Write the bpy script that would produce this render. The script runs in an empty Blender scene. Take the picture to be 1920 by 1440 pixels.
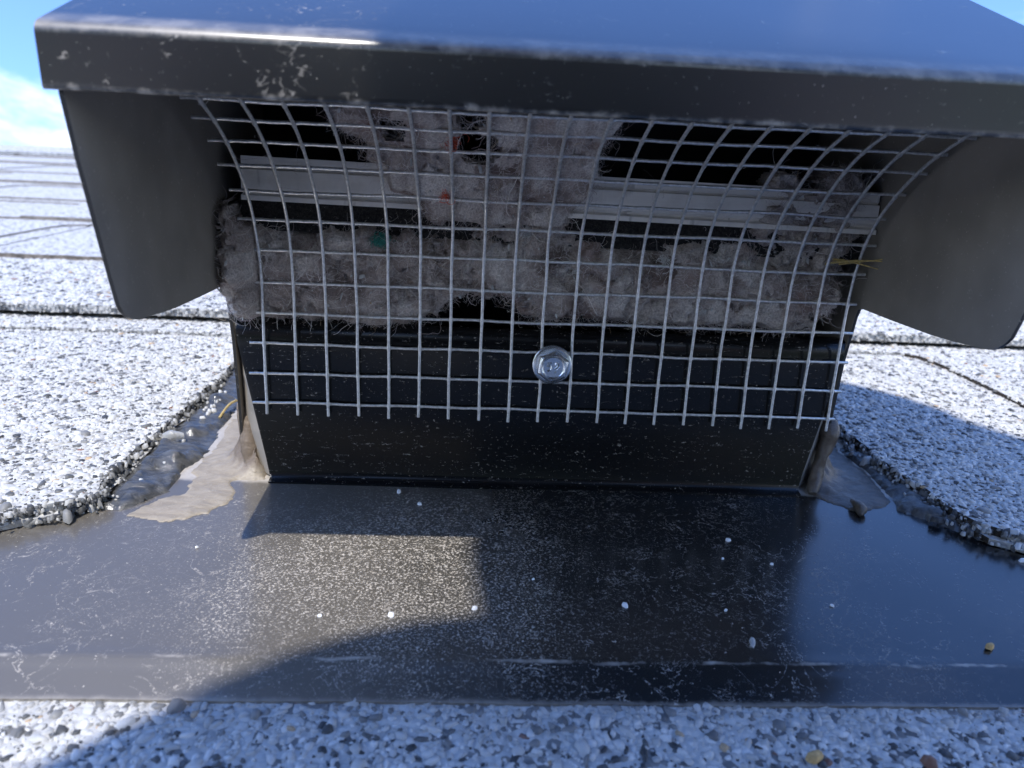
import bpy, bmesh, math, random
import numpy as np
from mathutils import Matrix, Vector, noise as mnoise

random.seed(7)
rng = np.random.default_rng(11)
S = bpy.context.scene
COL = S.collection

# ------------------------------------------------------------------ frame of the roof
# All shapes are given in millimetres on the roof: X along the courses, U up the slope, N off the surface.
PITCH = math.radians(18)
RX = Matrix.Rotation(PITCH, 4, 'X')
MM = 0.001


def W(p):                       # roof millimetres -> world metres
    return RX @ (Vector(p) * MM)


# ------------------------------------------------------------------ camera
cam = bpy.data.cameras.new("camera")
cam.lens = 25.98
cam.sensor_width = 36
cam.clip_start = 0.004
cam.clip_end = 500
cam.dof.use_dof = True
cam.dof.focus_distance = 0.146
cam.dof.aperture_fstop = 30
co = bpy.data.objects.new("camera", cam)
COL.objects.link(co)
q = ((0.99812, -0.03938, 0.04695), (0.03145, -0.32836, -0.94403), (0.05259, 0.94373, -0.3265))
mx = Matrix(((q[0][0], -q[1][0], -q[2][0], 0), (q[0][1], -q[1][1], -q[2][1], 0), (q[0][2], -q[1][2], -q[2][2], 0), (0, 0, 0, 1)))
CAMP = (-15.234, -147.139, 74.85)
co.matrix_world = Matrix.Translation(W(CAMP)) @ RX @ mx
S.camera = co

# ------------------------------------------------------------------ light
SUN_D = Vector((-0.18, -0.373, 1.0)).normalized()      # towards the sun, roof frame
sw = RX.to_3x3() @ SUN_D
sun = bpy.data.lights.new("sun", 'SUN')
sun.energy = 2.0
sun.angle = math.radians(0.53)
sun.color = (1.0, 0.955, 0.88)
so = bpy.data.objects.new("sun", sun)
COL.objects.link(so)
so.rotation_euler = sw.to_track_quat('Z', 'Y').to_euler()
SUN_EL = math.asin(sw.z)
SUN_AZ = math.atan2(sw.x, sw.y)

world = bpy.data.worlds.new("World")
S.world = world
world.use_nodes = True
S.view_settings.view_transform = 'Standard'
S.view_settings.look = 'None'
S.view_settings.gamma = 1
S.view_settings.use_curve_mapping = False
S.view_settings.exposure = 1.42


class NT:
    """small helper to write node trees"""
    def __init__(s, tree):
        s.t = tree
        s.t.nodes.clear()

    def n(s, typ, inp=None, **kw):
        nd = s.t.nodes.new(typ)
        for k, v in kw.items():
            setattr(nd, k, v)
        for k, v in (inp or {}).items():
            s.put(nd.inputs[k], v)
        return nd

    def put(s, sock, v):
        if isinstance(v, bpy.types.NodeSocket):
            s.t.links.new(v, sock)
        elif isinstance(v, bpy.types.Node):
            s.t.links.new(v.outputs[0], sock)
        else:
            sock.default_value = v

    def m(s, op, a, b=0.0, c=None, clamp=False):
        nd = s.n('ShaderNodeMath', operation=op, use_clamp=clamp)
        s.put(nd.inputs[0], a)
        s.put(nd.inputs[1], b)
        if c is not None:
            s.put(nd.inputs[2], c)
        return nd.outputs[0]

    def step(s, v, a, b, lo=0.0, hi=1.0):
        nd = s.n('ShaderNodeMapRange', interpolation_type='SMOOTHSTEP')
        s.put(nd.inputs[0], v)
        for i, x in enumerate((a, b, lo, hi)):
            nd.inputs[i + 1].default_value = x
        return nd.outputs[0]

    def mix(s, f, a, b):
        nd = s.n('ShaderNodeMix', data_type='RGBA')
        s.put(nd.inputs[0], f)
        for sock, v in ((nd.inputs[6], a), (nd.inputs[7], b)):
            s.put(sock, v if not isinstance(v, tuple) else (*v, 1.0)[:4])
        return nd.outputs[2]

    def noise(s, vec, scale, detail=2.0, rough=0.55, dist=0.0, lac=2.0):
        nd = s.n('ShaderNodeTexNoise')
        s.put(nd.inputs['Vector'], vec)
        nd.inputs['Scale'].default_value = scale
        nd.inputs['Detail'].default_value = detail
        nd.inputs['Roughness'].default_value = rough
        nd.inputs['Distortion'].default_value = dist
        nd.inputs['Lacunarity'].default_value = lac
        return nd.outputs[0]

    def mm(s, sx=1.0, sy=1.0, sz=1.0, off=(0, 0, 0)):
        """object coordinates in millimetres, optionally stretched"""
        tc = s.n('ShaderNodeTexCoord')
        mp = s.n('ShaderNodeMapping', {'Vector': tc.outputs['Object'], 'Scale': (1000 * sx, 1000 * sy, 1000 * sz), 'Location': off})
        return mp.outputs[0]


# sky with broken cloud
w = NT(world.node_tree)
sky = w.n('ShaderNodeTexSky', sky_type='NISHITA', sun_disc=False)
sky.sun_elevation = SUN_EL
sky.sun_rotation = SUN_AZ
sky.air_density = 1.0
sky.dust_density = 0.0
sky.ozone_density = 4.0
tc = w.n('ShaderNodeTexCoord')
geo = tc.outputs['Generated']
sep = w.n('ShaderNodeSeparateXYZ', {0: geo})
mp = w.n('ShaderNodeMapping', {'Vector': geo, 'Scale': (1.0, 1.0, 2.2), 'Location': (4.6, 6.6, 0.5)})
c1 = w.noise(mp.outputs[0], 3.4, 7, 0.58, 0.25)
low = w.step(sep.outputs[2], 0.22, 0.55, 0.075, -0.12)
cl = w.step(w.m('ADD', c1, low), 0.48, 0.64)
shade = w.step(w.noise(mp.outputs[0], 7.0, 4, 0.6), 0.35, 0.7, 0.0, 1.0)
ccol = w.mix(shade, (3.2, 3.5, 4.1), (5.2, 5.3, 5.4))
deep = w.n('ShaderNodeMix', data_type='RGBA', blend_type='MULTIPLY')
deep.inputs[0].default_value = 1.0
w.put(deep.inputs[6], sky.outputs[0])
deep.inputs[7].default_value = (0.66, 0.77, 1.0, 1)
skyc = w.mix(w.m('MULTIPLY', cl, 0.9), deep.outputs[2], ccol)
bg = w.n('ShaderNodeBackground', {'Color': skyc, 'Strength': 0.15})
w.n('ShaderNodeOutputWorld', {0: bg})


# ------------------------------------------------------------------ object helpers
def mesh(name, V, F, mats, smooth=False):
    me = bpy.data.meshes.new(name)
    me.from_pydata([tuple(v) for v in V], [], [tuple(f) for f in F])
    for m in (mats if isinstance(mats, (list, tuple)) else [mats]):
        me.materials.append(m)
    me.update()
    if smooth:
        me.polygons.foreach_set('use_smooth', [True] * len(me.polygons))
        me.set_sharp_from_angle(angle=math.radians(48))
    return me


def obj(name, V, F, mats, parent=None, base=(0, 0, 0), smooth=False, label=None, kind=None):
    """one mesh object from roof-millimetre points; base is the thing's own origin"""
    V = (np.asarray(V, float) - np.asarray(base, float)) * MM
    return put(name, mesh(name, V, F, mats, smooth), parent, base, label, kind)


def put(name, me, parent=None, base=(0, 0, 0), label=None, kind=None):
    o = bpy.data.objects.new(name, me)
    COL.objects.link(o)
    if parent is not None:
        o.parent = parent
    else:
        o.location = W(base)
        o.rotation_euler = (PITCH, 0, 0)
    if label:
        o['label'] = label
    if kind:
        o['kind'] = kind
    return o


def tag(o, label, cat, group=None):
    o['label'] = label
    o['category'] = cat
    if group:
        o['group'] = group
    return o


def thing(name, label, cat, base=(0, 0, 0), group=None):
    o = bpy.data.objects.new(name, None)
    o.empty_display_size = 0.01
    COL.objects.link(o)
    o.location = W(base)
    o.rotation_euler = (PITCH, 0, 0)
    o['base'] = base
    return tag(o, label, cat, group)


def box(x0, x1, u0, u1, n0, n1):
    V = [(x, u, n) for n in (n0, n1) for u in (u0, u1) for x in (x0, x1)]
    F = [(0, 2, 3, 1), (4, 5, 7, 6), (0, 1, 5, 4), (2, 6, 7, 3), (0, 4, 6, 2), (1, 3, 7, 5)]
    return V, F


def join(parts):
    V, F = [], []
    for v, f in parts:
        k = len(V)
        V += [tuple(p) for p in v]
        F += [tuple(i + k for i in g) for g in f]
    return V, F


def sheet(profile, xs, xf=None, th=0.6):
    """a bent sheet: profile is a list of (U, N) points, swept along xs; gives both faces and its edges"""
    P = np.array(profile, float)
    d = np.gradient(P, axis=0)
    nrm = np.stack([-d[:, 1], d[:, 0]], 1)
    nrm /= np.linalg.norm(nrm, axis=1)[:, None] + 1e-9
    Q = P + nrm * th
    V, F = [], []
    n, k = len(P), len(xs)
    for L, A in ((0, P), (1, Q)):
        for i, x in enumerate(xs):
            for j in range(n):
                xx, du, dn = xf(x, j, A[j]) if xf else (x, 0, 0)
                V.append((xx, A[j][0] + du, A[j][1] + dn))
    o = n * k
    for i in range(k - 1):
        for j in range(n - 1):
            a = i * n + j
            F.append((a, a + 1, a + n + 1, a + n))
            F.append((o + a, o + a + n, o + a + n + 1, o + a + 1))
    for i in range(k - 1):
        for j in (0, n - 1):
            a = i * n + j
            F.append((a, a + n, o + a + n, o + a))
    for i in (0, k - 1):
        for j in range(n - 1):
            a = i * n + j
            F.append((a, o + a, o + a + 1, a + 1))
    return V, F


def arc(c, r, a0, a1, n):
    return [(c[0] + r * math.cos(math.radians(a0 + (a1 - a0) * i / n)), c[1] + r * math.sin(math.radians(a0 + (a1 - a0) * i / n))) for i in range(n + 1)]


def tube(path, rad, seg=8, caps=True):
    P = np.array(path, float)
    R = np.broadcast_to(np.asarray(rad, float), (len(P),))
    T = np.gradient(P, axis=0)
    T /= np.linalg.norm(T, axis=1)[:, None] + 1e-12
    ref = np.array([0, 0, 1.0]) if abs(T[0][2]) < 0.9 else np.array([1.0, 0, 0])
    V, F = [], []
    for i in range(len(P)):
        a = np.cross(T[i], ref)
        a /= np.linalg.norm(a) + 1e-12
        b = np.cross(T[i], a)
        ref = np.cross(a, T[i])
        for s in range(seg):
            t = 2 * math.pi * s / seg
            V.append(P[i] + R[i] * (a * math.cos(t) + b * math.sin(t)))
    for i in range(len(P) - 1):
        for s in range(seg):
            a, b = i * seg + s, i * seg + (s + 1) % seg
            F.append((a, b, b + seg, a + seg))
    if caps:
        F.append(tuple(range(seg - 1, -1, -1)))
        F.append(tuple(range((len(P) - 1) * seg, len(P) * seg)))
    return V, F


def vn(x, y, z=0.0, s=1.0, oct=3):
    return mnoise.fractal(Vector((x * s, y * s, z * s)), 1.0, 2.0, oct)


def inpoly(px, py, poly):
    inside = np.zeros(px.shape, bool)
    n = len(poly)
    for i in range(n):
        x0, y0 = poly[i]
        x1, y1 = poly[(i + 1) % n]
        c = ((y0 > py) != (y1 > py))
        xi = (x1 - x0) * (py - y0) / ((y1 - y0) or 1e-9) + x0
        inside ^= c & (px < xi)
    return inside


def sdist(px, py, poly):
    """distance to the outline, positive inside"""
    d = np.full(px.shape, 1e9)
    n = len(poly)
    for i in range(n):
        a = np.array(poly[i], float)
        b = np.array(poly[(i + 1) % n], float)
        ab = b - a
        t = np.clip(((px - a[0]) * ab[0] + (py - a[1]) * ab[1]) / (ab @ ab + 1e-9), 0, 1)
        d = np.minimum(d, np.hypot(px - a[0] - t * ab[0], py - a[1] - t * ab[1]))
    return np.where(inpoly(px, py, poly), d, -d)


def fnoise(X, Y, s, seed=0, oct=3):
    out = np.empty(X.shape)
    fx, fy, fo = X.ravel(), Y.ravel(), out.ravel()
    for i in range(fx.size):
        fo[i] = mnoise.fractal(Vector((fx[i] * s, fy[i] * s, seed * 7.3)), 1.0, 2.0, oct)
    return fo.reshape(X.shape)


# ------------------------------------------------------------------ materials
def new_mat(name):
    m = bpy.data.materials.new(name)
    m.use_nodes = True
    return m, NT(m.node_tree)


def finish(t, bsdf, bump=None, dist=0.0002, strength=1.0):
    if bump is not None:
        b = t.n('ShaderNodeBump', {'Height': bump, 'Distance': dist, 'Strength': strength})
        t.put(bsdf.inputs['Normal'], b)
    t.n('ShaderNodeOutputMaterial', {0: bsdf})


def paint(name, rough=0.3, film=0.03, squig=0.0, sq_scale=0.12, sq_str=(1, 1, 1), speck=0.0, spec=0.5, coat=0.0,
          flange=False, lip=False, ior=1.5, base=(0.011, 0.012, 0.014), dust=(0.42, 0.37, 0.30)):
    """black painted sheet metal with dust, dried tide lines and specks"""
    m, t = new_mat(name)
    v = t.mm()
    vs = t.mm(*sq_str)
    sp = t.n('ShaderNodeSeparateXYZ', {0: v})
    cloud = t.noise(v, 0.045, 3, 0.6)
    n1 = t.noise(vs, sq_scale, 4, 0.6, 0.6)
    line = t.m('SUBTRACT', 1.0, t.step(t.m('ABSOLUTE', t.m('SUBTRACT', n1, 0.5)), 0.003, 0.016))
    area = t.step(t.noise(vs, sq_scale * 1.7, 2, 0.5), 0.58, 0.68)
    if lip:
        spl = t.step(t.m('ABSOLUTE', t.m('ADD', sp.outputs[0], 37.0)), 2, 14, 0.6, 0.0)
        area = t.m('MAXIMUM', area, t.m('MULTIPLY', spl, t.step(t.noise(v, 0.25, 3), 0.42, 0.6)))
    tooth = t.step(t.noise(v, 1.6, 2, 0.6), 0.40, 0.58)
    lines = t.m('MULTIPLY', t.m('MULTIPLY', line, area), t.m('MULTIPLY', tooth, squig))
    fine = t.noise(v, 1.9, 3, 0.65)
    hi = 0.70 - 0.1 * speck
    sp1 = t.m('MULTIPLY', t.step(fine, hi - 0.03, hi + 0.03), 0.8 if speck > 0 else 0.0)
    filmv = t.m('MULTIPLY', t.step(cloud, 0.3, 0.75, 0.8, 1.2), film)
    mask = t.m('MAXIMUM', lines, sp1)
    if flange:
        # dust, cleaner to the right, its density also painting sun patch and shade; water has left rings in it
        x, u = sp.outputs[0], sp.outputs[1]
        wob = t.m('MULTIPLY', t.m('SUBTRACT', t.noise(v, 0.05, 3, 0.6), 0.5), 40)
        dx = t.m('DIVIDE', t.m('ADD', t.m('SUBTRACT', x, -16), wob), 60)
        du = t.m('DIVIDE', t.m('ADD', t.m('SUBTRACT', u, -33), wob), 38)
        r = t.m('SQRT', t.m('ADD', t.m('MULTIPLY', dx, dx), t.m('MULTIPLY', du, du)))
        dust_lit = t.m('MULTIPLY', t.step(r, 0.45, 1.25, 1.0, 0.0), t.step(t.m("ADD", x, t.m("MULTIPLY", wob, 0.5)), -14, 22, 1.0, 0.25))  # thinned past the shadow edge, which paints the shade darker
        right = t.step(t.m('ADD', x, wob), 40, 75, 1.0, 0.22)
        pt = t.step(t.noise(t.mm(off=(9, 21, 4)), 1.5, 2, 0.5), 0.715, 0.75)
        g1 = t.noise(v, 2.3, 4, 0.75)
        grit = t.step(t.m('ADD', g1, t.m('MULTIPLY', dust_lit, 0.15)), 0.66, 0.76)
        gritm = t.m('MULTIPLY', grit, t.m('ADD', t.m('MULTIPLY', dust_lit, 0.75), 0.25))
        # ring lines at two sizes
        n2 = t.noise(v, 0.125, 5, 0.60, 0.7)
        l2 = t.m('SUBTRACT', 1.0, t.step(t.m('ABSOLUTE', t.m('SUBTRACT', n2, 0.5)), 0.0015, 0.0085))
        n3 = t.noise(t.mm(off=(31, 17, 5)), 0.36, 4, 0.62, 0.9)
        l3 = t.m('SUBTRACT', 1.0, t.step(t.m('ABSOLUTE', t.m('SUBTRACT', n3, 0.5)), 0.002, 0.012))
        a2 = t.step(t.noise(v, 0.07, 2), 0.40, 0.54)
        t2 = t.step(t.noise(v, 1.7, 3, 0.7), 0.42, 0.56)
        a3 = t.step(t.noise(t.mm(off=(7, 3, 1)), 0.06, 3), 0.43, 0.55)
        rings = t.m('MAXIMUM', t.m('MULTIPLY', t.m('MULTIPLY', l2, 0.58), t.m('MULTIPLY', a2, t2)), t.m('MULTIPLY', t.m('MULTIPLY', l3, 0.38), t.m('MULTIPLY', a3, t2)))
        # silt line along the fold
        fo = t.m('ADD', t.m('ADD', u, 57.2), t.m('MULTIPLY', t.m('SUBTRACT', t.noise(t.mm(0.07, 0.07, 0.07), 1.0, 5, 0.65), 0.5), 2.6))
        fl = t.m('SUBTRACT', 1.0, t.step(t.m('ABSOLUTE', fo), 0.02, 0.5))
        fl = t.m('MULTIPLY', fl, t.step(t.noise(v, 0.10, 4, 0.65), 0.44, 0.66, 0.03, 0.7))
        ed = t.step(t.m('ADD', u, t.m('MULTIPLY', t.noise(v, 0.5, 3), 1.2)), -63.6, -62.4, 0.4, 0.0)
        # silt washed against the box
        ft = t.step(t.m('ADD', u, t.m('MULTIPLY', t.noise(v, 0.3, 3), 2.2)), -1.4, 0.8, 0.0, 0.75)
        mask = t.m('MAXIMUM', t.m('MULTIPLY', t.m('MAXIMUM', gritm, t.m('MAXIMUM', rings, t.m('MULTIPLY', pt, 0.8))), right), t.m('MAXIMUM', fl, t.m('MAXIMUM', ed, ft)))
        filmv = t.m('MULTIPLY', t.m('ADD', t.m('MULTIPLY', dust_lit, 0.02), t.m('ADD', filmv, t.step(t.m('ADD', x, wob), 8, -50, 0.0, 0.21))), right)  # film gradient paints the sunlit left side paler
    if lip:
        # dirt on the lower hem; dust film on the upper bend painting its sun highlight wider
        nn = sp.outputs[2]
        hem = t.step(t.m('ADD', nn, t.m('MULTIPLY', t.noise(v, 0.5, 4, 0.65), 1.6)), 77.3, 78.3, 0.75, 0.0)
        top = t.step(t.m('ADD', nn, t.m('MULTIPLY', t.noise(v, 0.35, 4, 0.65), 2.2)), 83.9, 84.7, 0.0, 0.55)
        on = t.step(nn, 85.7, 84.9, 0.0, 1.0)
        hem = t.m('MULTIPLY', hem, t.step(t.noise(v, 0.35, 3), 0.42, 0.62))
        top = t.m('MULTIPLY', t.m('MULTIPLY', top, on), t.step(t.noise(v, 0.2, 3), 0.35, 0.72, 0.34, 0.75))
        mask = t.m('MAXIMUM', mask, t.m('MAXIMUM', hem, top))
    col = t.mix(filmv, base, dust)
    col = t.mix(mask, col, t.mix(t.noise(v, 0.8, 2), (0.34, 0.29, 0.23), (0.62, 0.58, 0.52)))
    rv = t.m('ADD', t.m('MULTIPLY', t.m('MAXIMUM', mask, t.m('MULTIPLY', filmv, 1.5)), 0.55), rough, clamp=True)
    b = t.n('ShaderNodeBsdfPrincipled', {'Base Color': col, 'Roughness': rv, 'Specular IOR Level': spec, 'Coat Weight': coat, 'Coat Roughness': rough * 0.7, 'IOR': ior})
    h = t.m('ADD', t.m('MULTIPLY', t.noise(v, 3.5, 2), 0.08), mask)
    finish(t, b, h, 0.00008, 0.5)
    return m


M_panel = paint("black_paint_panel", 0.20, 0.002, 0.9, 0.42, (0.5, 1, 2.0), 0.1, spec=0.32, base=(0.006, 0.0065, 0.0075))
M_side_bounce = paint("black_paint_side_bounce", 0.52, 0.9, 0.3, 0.22, (1, 1, 1), 0.12, base=(0.03, 0.027, 0.024), dust=(0.29, 0.262, 0.225))  # bounced roof light on the inner wings, painted in as a pale film
M_side_out = paint("black_paint_side_out", 0.35, 0.02, 0.5, 0.2, (1, 1, 1), 0.1)
M_hood = paint("black_paint_hood", 0.33, 0.006, 0.6, 0.11, (1, 1, 1.4), 0.04, spec=0.6, coat=1.0, ior=1.5, lip=True, base=(0.005, 0.0055, 0.0065))
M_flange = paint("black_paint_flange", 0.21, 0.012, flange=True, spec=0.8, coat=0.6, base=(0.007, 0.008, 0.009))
M_inside = paint("black_inside", 0.6, 0.0, 0.0)


def simple(name, col, rough=0.5, metal=0.0, var=0.15, scale=0.6, bump=0.0, spec=0.5, dist=0.0002):
    m, t = new_mat(name)
    v = t.mm()
    n = t.noise(v, scale, 4, 0.6)
    c = t.mix(t.step(n, 0.3, 0.7), tuple(x * (1 - var) for x in col), tuple(min(1, x * (1 + var)) for x in col))
    b = t.n('ShaderNodeBsdfPrincipled', {'Base Color': c, 'Roughness': rough, 'Metallic': metal, 'Specular IOR Level': spec})
    finish(t, b, n if bump else None, dist, bump)
    return m


M_wire = simple("galvanised_wire", (0.70, 0.71, 0.71), 0.38, 0.6, 0.18, 1.4, 0.5, dist=0.00008)
M_zinc = simple("zinc_plating", (0.66, 0.70, 0.74), 0.22, 0.95, 0.10, 0.9, 0.25, dist=0.00004)
M_person_skin = simple("skin", (0.52, 0.33, 0.25), 0.5, 0, 0.08, 0.05)
M_shirt = simple("grey_shirt", (0.20, 0.20, 0.20), 0.9, 0, 0.05, 0.05, 0.3)
M_jeans = simple("khaki_cotton", (0.42, 0.37, 0.29), 0.9, 0, 0.15, 0.2, 0.5)
M_hair = simple("cap_cloth", (0.06, 0.06, 0.07), 0.9, 0, 0.2, 0.2)
M_phone = simple("phone_glass", (0.02, 0.02, 0.022), 0.12, 0, 0.1, 0.1)
M_lawn = simple("lawn", (0.06, 0.085, 0.03), 0.95, 0, 0.5, 0.004)
M_pale = simple("white_chip", (0.78, 0.79, 0.80), 0.6, 0, 0.08, 1.0)
M_tan = simple("tan_chip", (0.52, 0.34, 0.14), 0.7, 0, 0.3, 1.0)
M_straw = simple("straw", (0.48, 0.36, 0.14), 0.6, 0, 0.3, 1.5)
M_teal = simple("teal_fluff", (0.05, 0.28, 0.24), 0.9, 0, 0.3, 1.5)
M_orange = simple("orange_fluff", (0.65, 0.12, 0.06), 0.9, 0, 0.3, 1.5)
M_white = simple("white_thread", (0.75, 0.75, 0.74), 0.8, 0, 0.1, 1.5)


def alum():
    m, t = new_mat("mill_aluminium")
    v = t.mm(0.5, 1, 6)
    stain = t.step(t.noise(t.mm(0.25, 1, 0.06), 1.0, 3, 0.6), 0.60, 0.70)
    dust = t.step(t.noise(t.mm(), 0.12, 4, 0.65), 0.42, 0.7)
    c = t.mix(t.noise(v, 0.6, 3), (0.82, 0.79, 0.74), (0.92, 0.90, 0.86))
    c = t.mix(t.m('MULTIPLY', stain, 0.55), c, (0.28, 0.27, 0.26))
    c = t.mix(t.m('MULTIPLY', dust, 0.3), c, (0.42, 0.38, 0.33))
    b = t.n('ShaderNodeBsdfPrincipled', {'Base Color': c, 'Metallic': 0.0, 'Roughness': 0.45})
    finish(t, b, t.noise(v, 0.8, 3), 0.00005, 0.4)
    return m


M_alum = alum()


def foam():
    m, t = new_mat("black_foam")
    v = t.mm()
    n = t.noise(v, 1.7, 3, 0.8)
    sp = t.step(t.noise(v, 2.6, 3, 0.7), 0.66, 0.74)
    c = t.mix(t.step(n, 0.35, 0.75), (0.006, 0.006, 0.007), (0.05, 0.047, 0.045))
    c = t.mix(t.m('MULTIPLY', sp, 0.6), c, (0.5, 0.5, 0.5))
    b = t.n('ShaderNodeBsdfPrincipled', {'Base Color': c, 'Roughness': 0.9})
    finish(t, b, n, 0.0008, 1.0)
    return m


M_foam = foam()


def granule_mat():
    m, t = new_mat("ceramic_granule")
    a = t.n('ShaderNodeAttribute', attribute_name='tint')
    r = t.n('ShaderNodeValToRGB', {0: a.outputs['Fac']})
    cr = r.color_ramp
    cr.interpolation = 'CONSTANT'
    stops = [(0, (0.045, 0.047, 0.05)), (0.08, (0.095, 0.098, 0.10)), (0.17, (0.20, 0.20, 0.197)), (0.24, (0.42, 0.42, 0.41)), (0.36, (0.47, 0.472, 0.465)),
             (0.57, (0.55, 0.552, 0.545)), (0.82, (0.63, 0.632, 0.625)), (0.985, (0.45, 0.32, 0.19)), (0.995, (0.20, 0.10, 0.07))]
    while len(cr.elements) < len(stops):
        cr.elements.new(0.5)
    for e, (p, c) in zip(cr.elements, stops):
        e.position = p
        e.color = (*c, 1)
    v = t.mm()
    d = t.noise(v, 1.8, 3, 0.6)
    dirt = t.m('MULTIPLY', t.step(d, 0.45, 0.75), 0.22)
    warm = t.step(t.noise(v, 0.02, 3, 0.6), 0.5, 0.75)
    ug = t.n('ShaderNodeSeparateXYZ', {0: v}).outputs[1]
    wash = t.step(t.m('ADD', ug, t.m('MULTIPLY', t.noise(v, 0.12, 4, 0.6), 9.0)), -66.5, -60.0, 0.0, 0.5)
    wash = t.m('MULTIPLY', wash, t.step(ug, -40, -50, 0.0, 1.0))
    dirt = t.m('MAXIMUM', dirt, wash)
    c = t.mix(dirt, r.outputs[0], t.mix(warm, (0.28, 0.28, 0.28), (0.38, 0.33, 0.25)))
    b = t.n('ShaderNodeBsdfPrincipled', {'Base Color': c, 'Roughness': 0.55, 'Specular IOR Level': 0.4})
    finish(t, b, t.noise(v, 3.0, 2), 0.0001, 0.4)
    return m


def shingle_mat(name, far):
    """asphalt felt with granules: on near shingles this is the ground between real grains, on far ones all of it"""
    m, t = new_mat(name)
    v = t.mm()
    vo = t.n('ShaderNodeTexVoronoi', {'Vector': v, 'Scale': 0.62, 'Randomness': 1.0})
    rnd = t.n('ShaderNodeSeparateColor', {0: vo.outputs['Color']}).outputs[0]
    white = t.step(rnd, 0.17, 0.24)
    tone = t.mix(white, (0.13, 0.132, 0.135), (0.50, 0.502, 0.495))
    gap = t.step(vo.outputs['Distance'], 0.50, 0.75)
    big = t.noise(v, 0.012, 4, 0.6)
    if far:
        c = t.mix(t.m('MULTIPLY', gap, 0.5), tone, (0.30, 0.295, 0.29))
        c = t.mix(t.step(big, 0.4, 0.7, 0.0, 0.25), c, (0.45, 0.44, 0.42))
    else:
        c = t.mix(t.step(t.noise(v, 1.5, 3, 0.7), 0.38, 0.62), (0.11, 0.108, 0.105), (0.55, 0.545, 0.53))
        c = t.mix(t.step(big, 0.52, 0.75, 0.0, 0.45), c, (0.26, 0.21, 0.14))
    b = t.n('ShaderNodeBsdfPrincipled', {'Base Color': c, 'Roughness': 0.8})
    finish(t, b, t.m('SUBTRACT', 1.0, vo.outputs['Distance']), 0.0007, 0.8)
    return m


M_gran = granule_mat()
M_shfar = shingle_mat("shingle_granules", True)
M_shnear = M_shfar
M_edge = simple("asphalt_cut_edge", (0.045, 0.036, 0.028), 0.9, 0, 0.6, 0.9, 1.0, dist=0.0006)

M_edge_far = simple("weathered_felt_edge", (0.17, 0.145, 0.12), 0.9, 0, 0.4, 0.3, 0.5)


def sealant(name, c0, c1, rough, spec=0.5, trans=0.0, dirt=None):
    m, t = new_mat(name)
    v = t.mm()
    streak = t.noise(t.mm(0.5, 0.9, 1.0), 0.5, 5, 0.68, 0.8)
    grit = t.step(t.noise(v, 1.7, 3, 0.7), 0.62, 0.7)
    c = t.mix(t.step(streak, 0.3, 0.7), c0, c1)
    c = t.mix(t.m('MULTIPLY', grit, 0.45), c, tuple(min(0.7, x * 1.7) for x in c1))
    if dirt:
        hz = t.n('ShaderNodeSeparateXYZ', {0: v}).outputs[2]
        dm = t.step(t.m('ADD', hz, t.m('MULTIPLY', t.noise(v, 0.6, 3, 0.65), 3.0)), 1.6, 4.2, 0.0, 0.9)
        c = t.mix(dm, c, t.mix(t.noise(v, 1.6, 3, 0.7), tuple(x * 0.5 for x in dirt), tuple(x * 1.5 for x in dirt)))
    b = t.n('ShaderNodeBsdfPrincipled', {'Base Color': c, 'Roughness': rough, 'Specular IOR Level': spec, 'Transmission Weight': trans, 'IOR': 1.42})
    finish(t, b, t.m('ADD', streak, t.m('MULTIPLY', grit, 0.3)), 0.0005, 0.7)
    return m


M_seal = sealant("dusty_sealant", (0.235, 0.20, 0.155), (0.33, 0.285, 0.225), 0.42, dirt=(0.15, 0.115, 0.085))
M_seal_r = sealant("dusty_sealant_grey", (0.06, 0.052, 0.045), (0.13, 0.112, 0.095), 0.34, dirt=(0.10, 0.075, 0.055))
M_gloss = sealant("clear_glossy_sealant", (0.03, 0.033, 0.038), (0.10, 0.098, 0.093), 0.12, 0.8)
M_clear = sealant("clear_silicone", (0.62, 0.62, 0.60), (0.80, 0.80, 0.80), 0.15, 0.6, 0.55)


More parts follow.
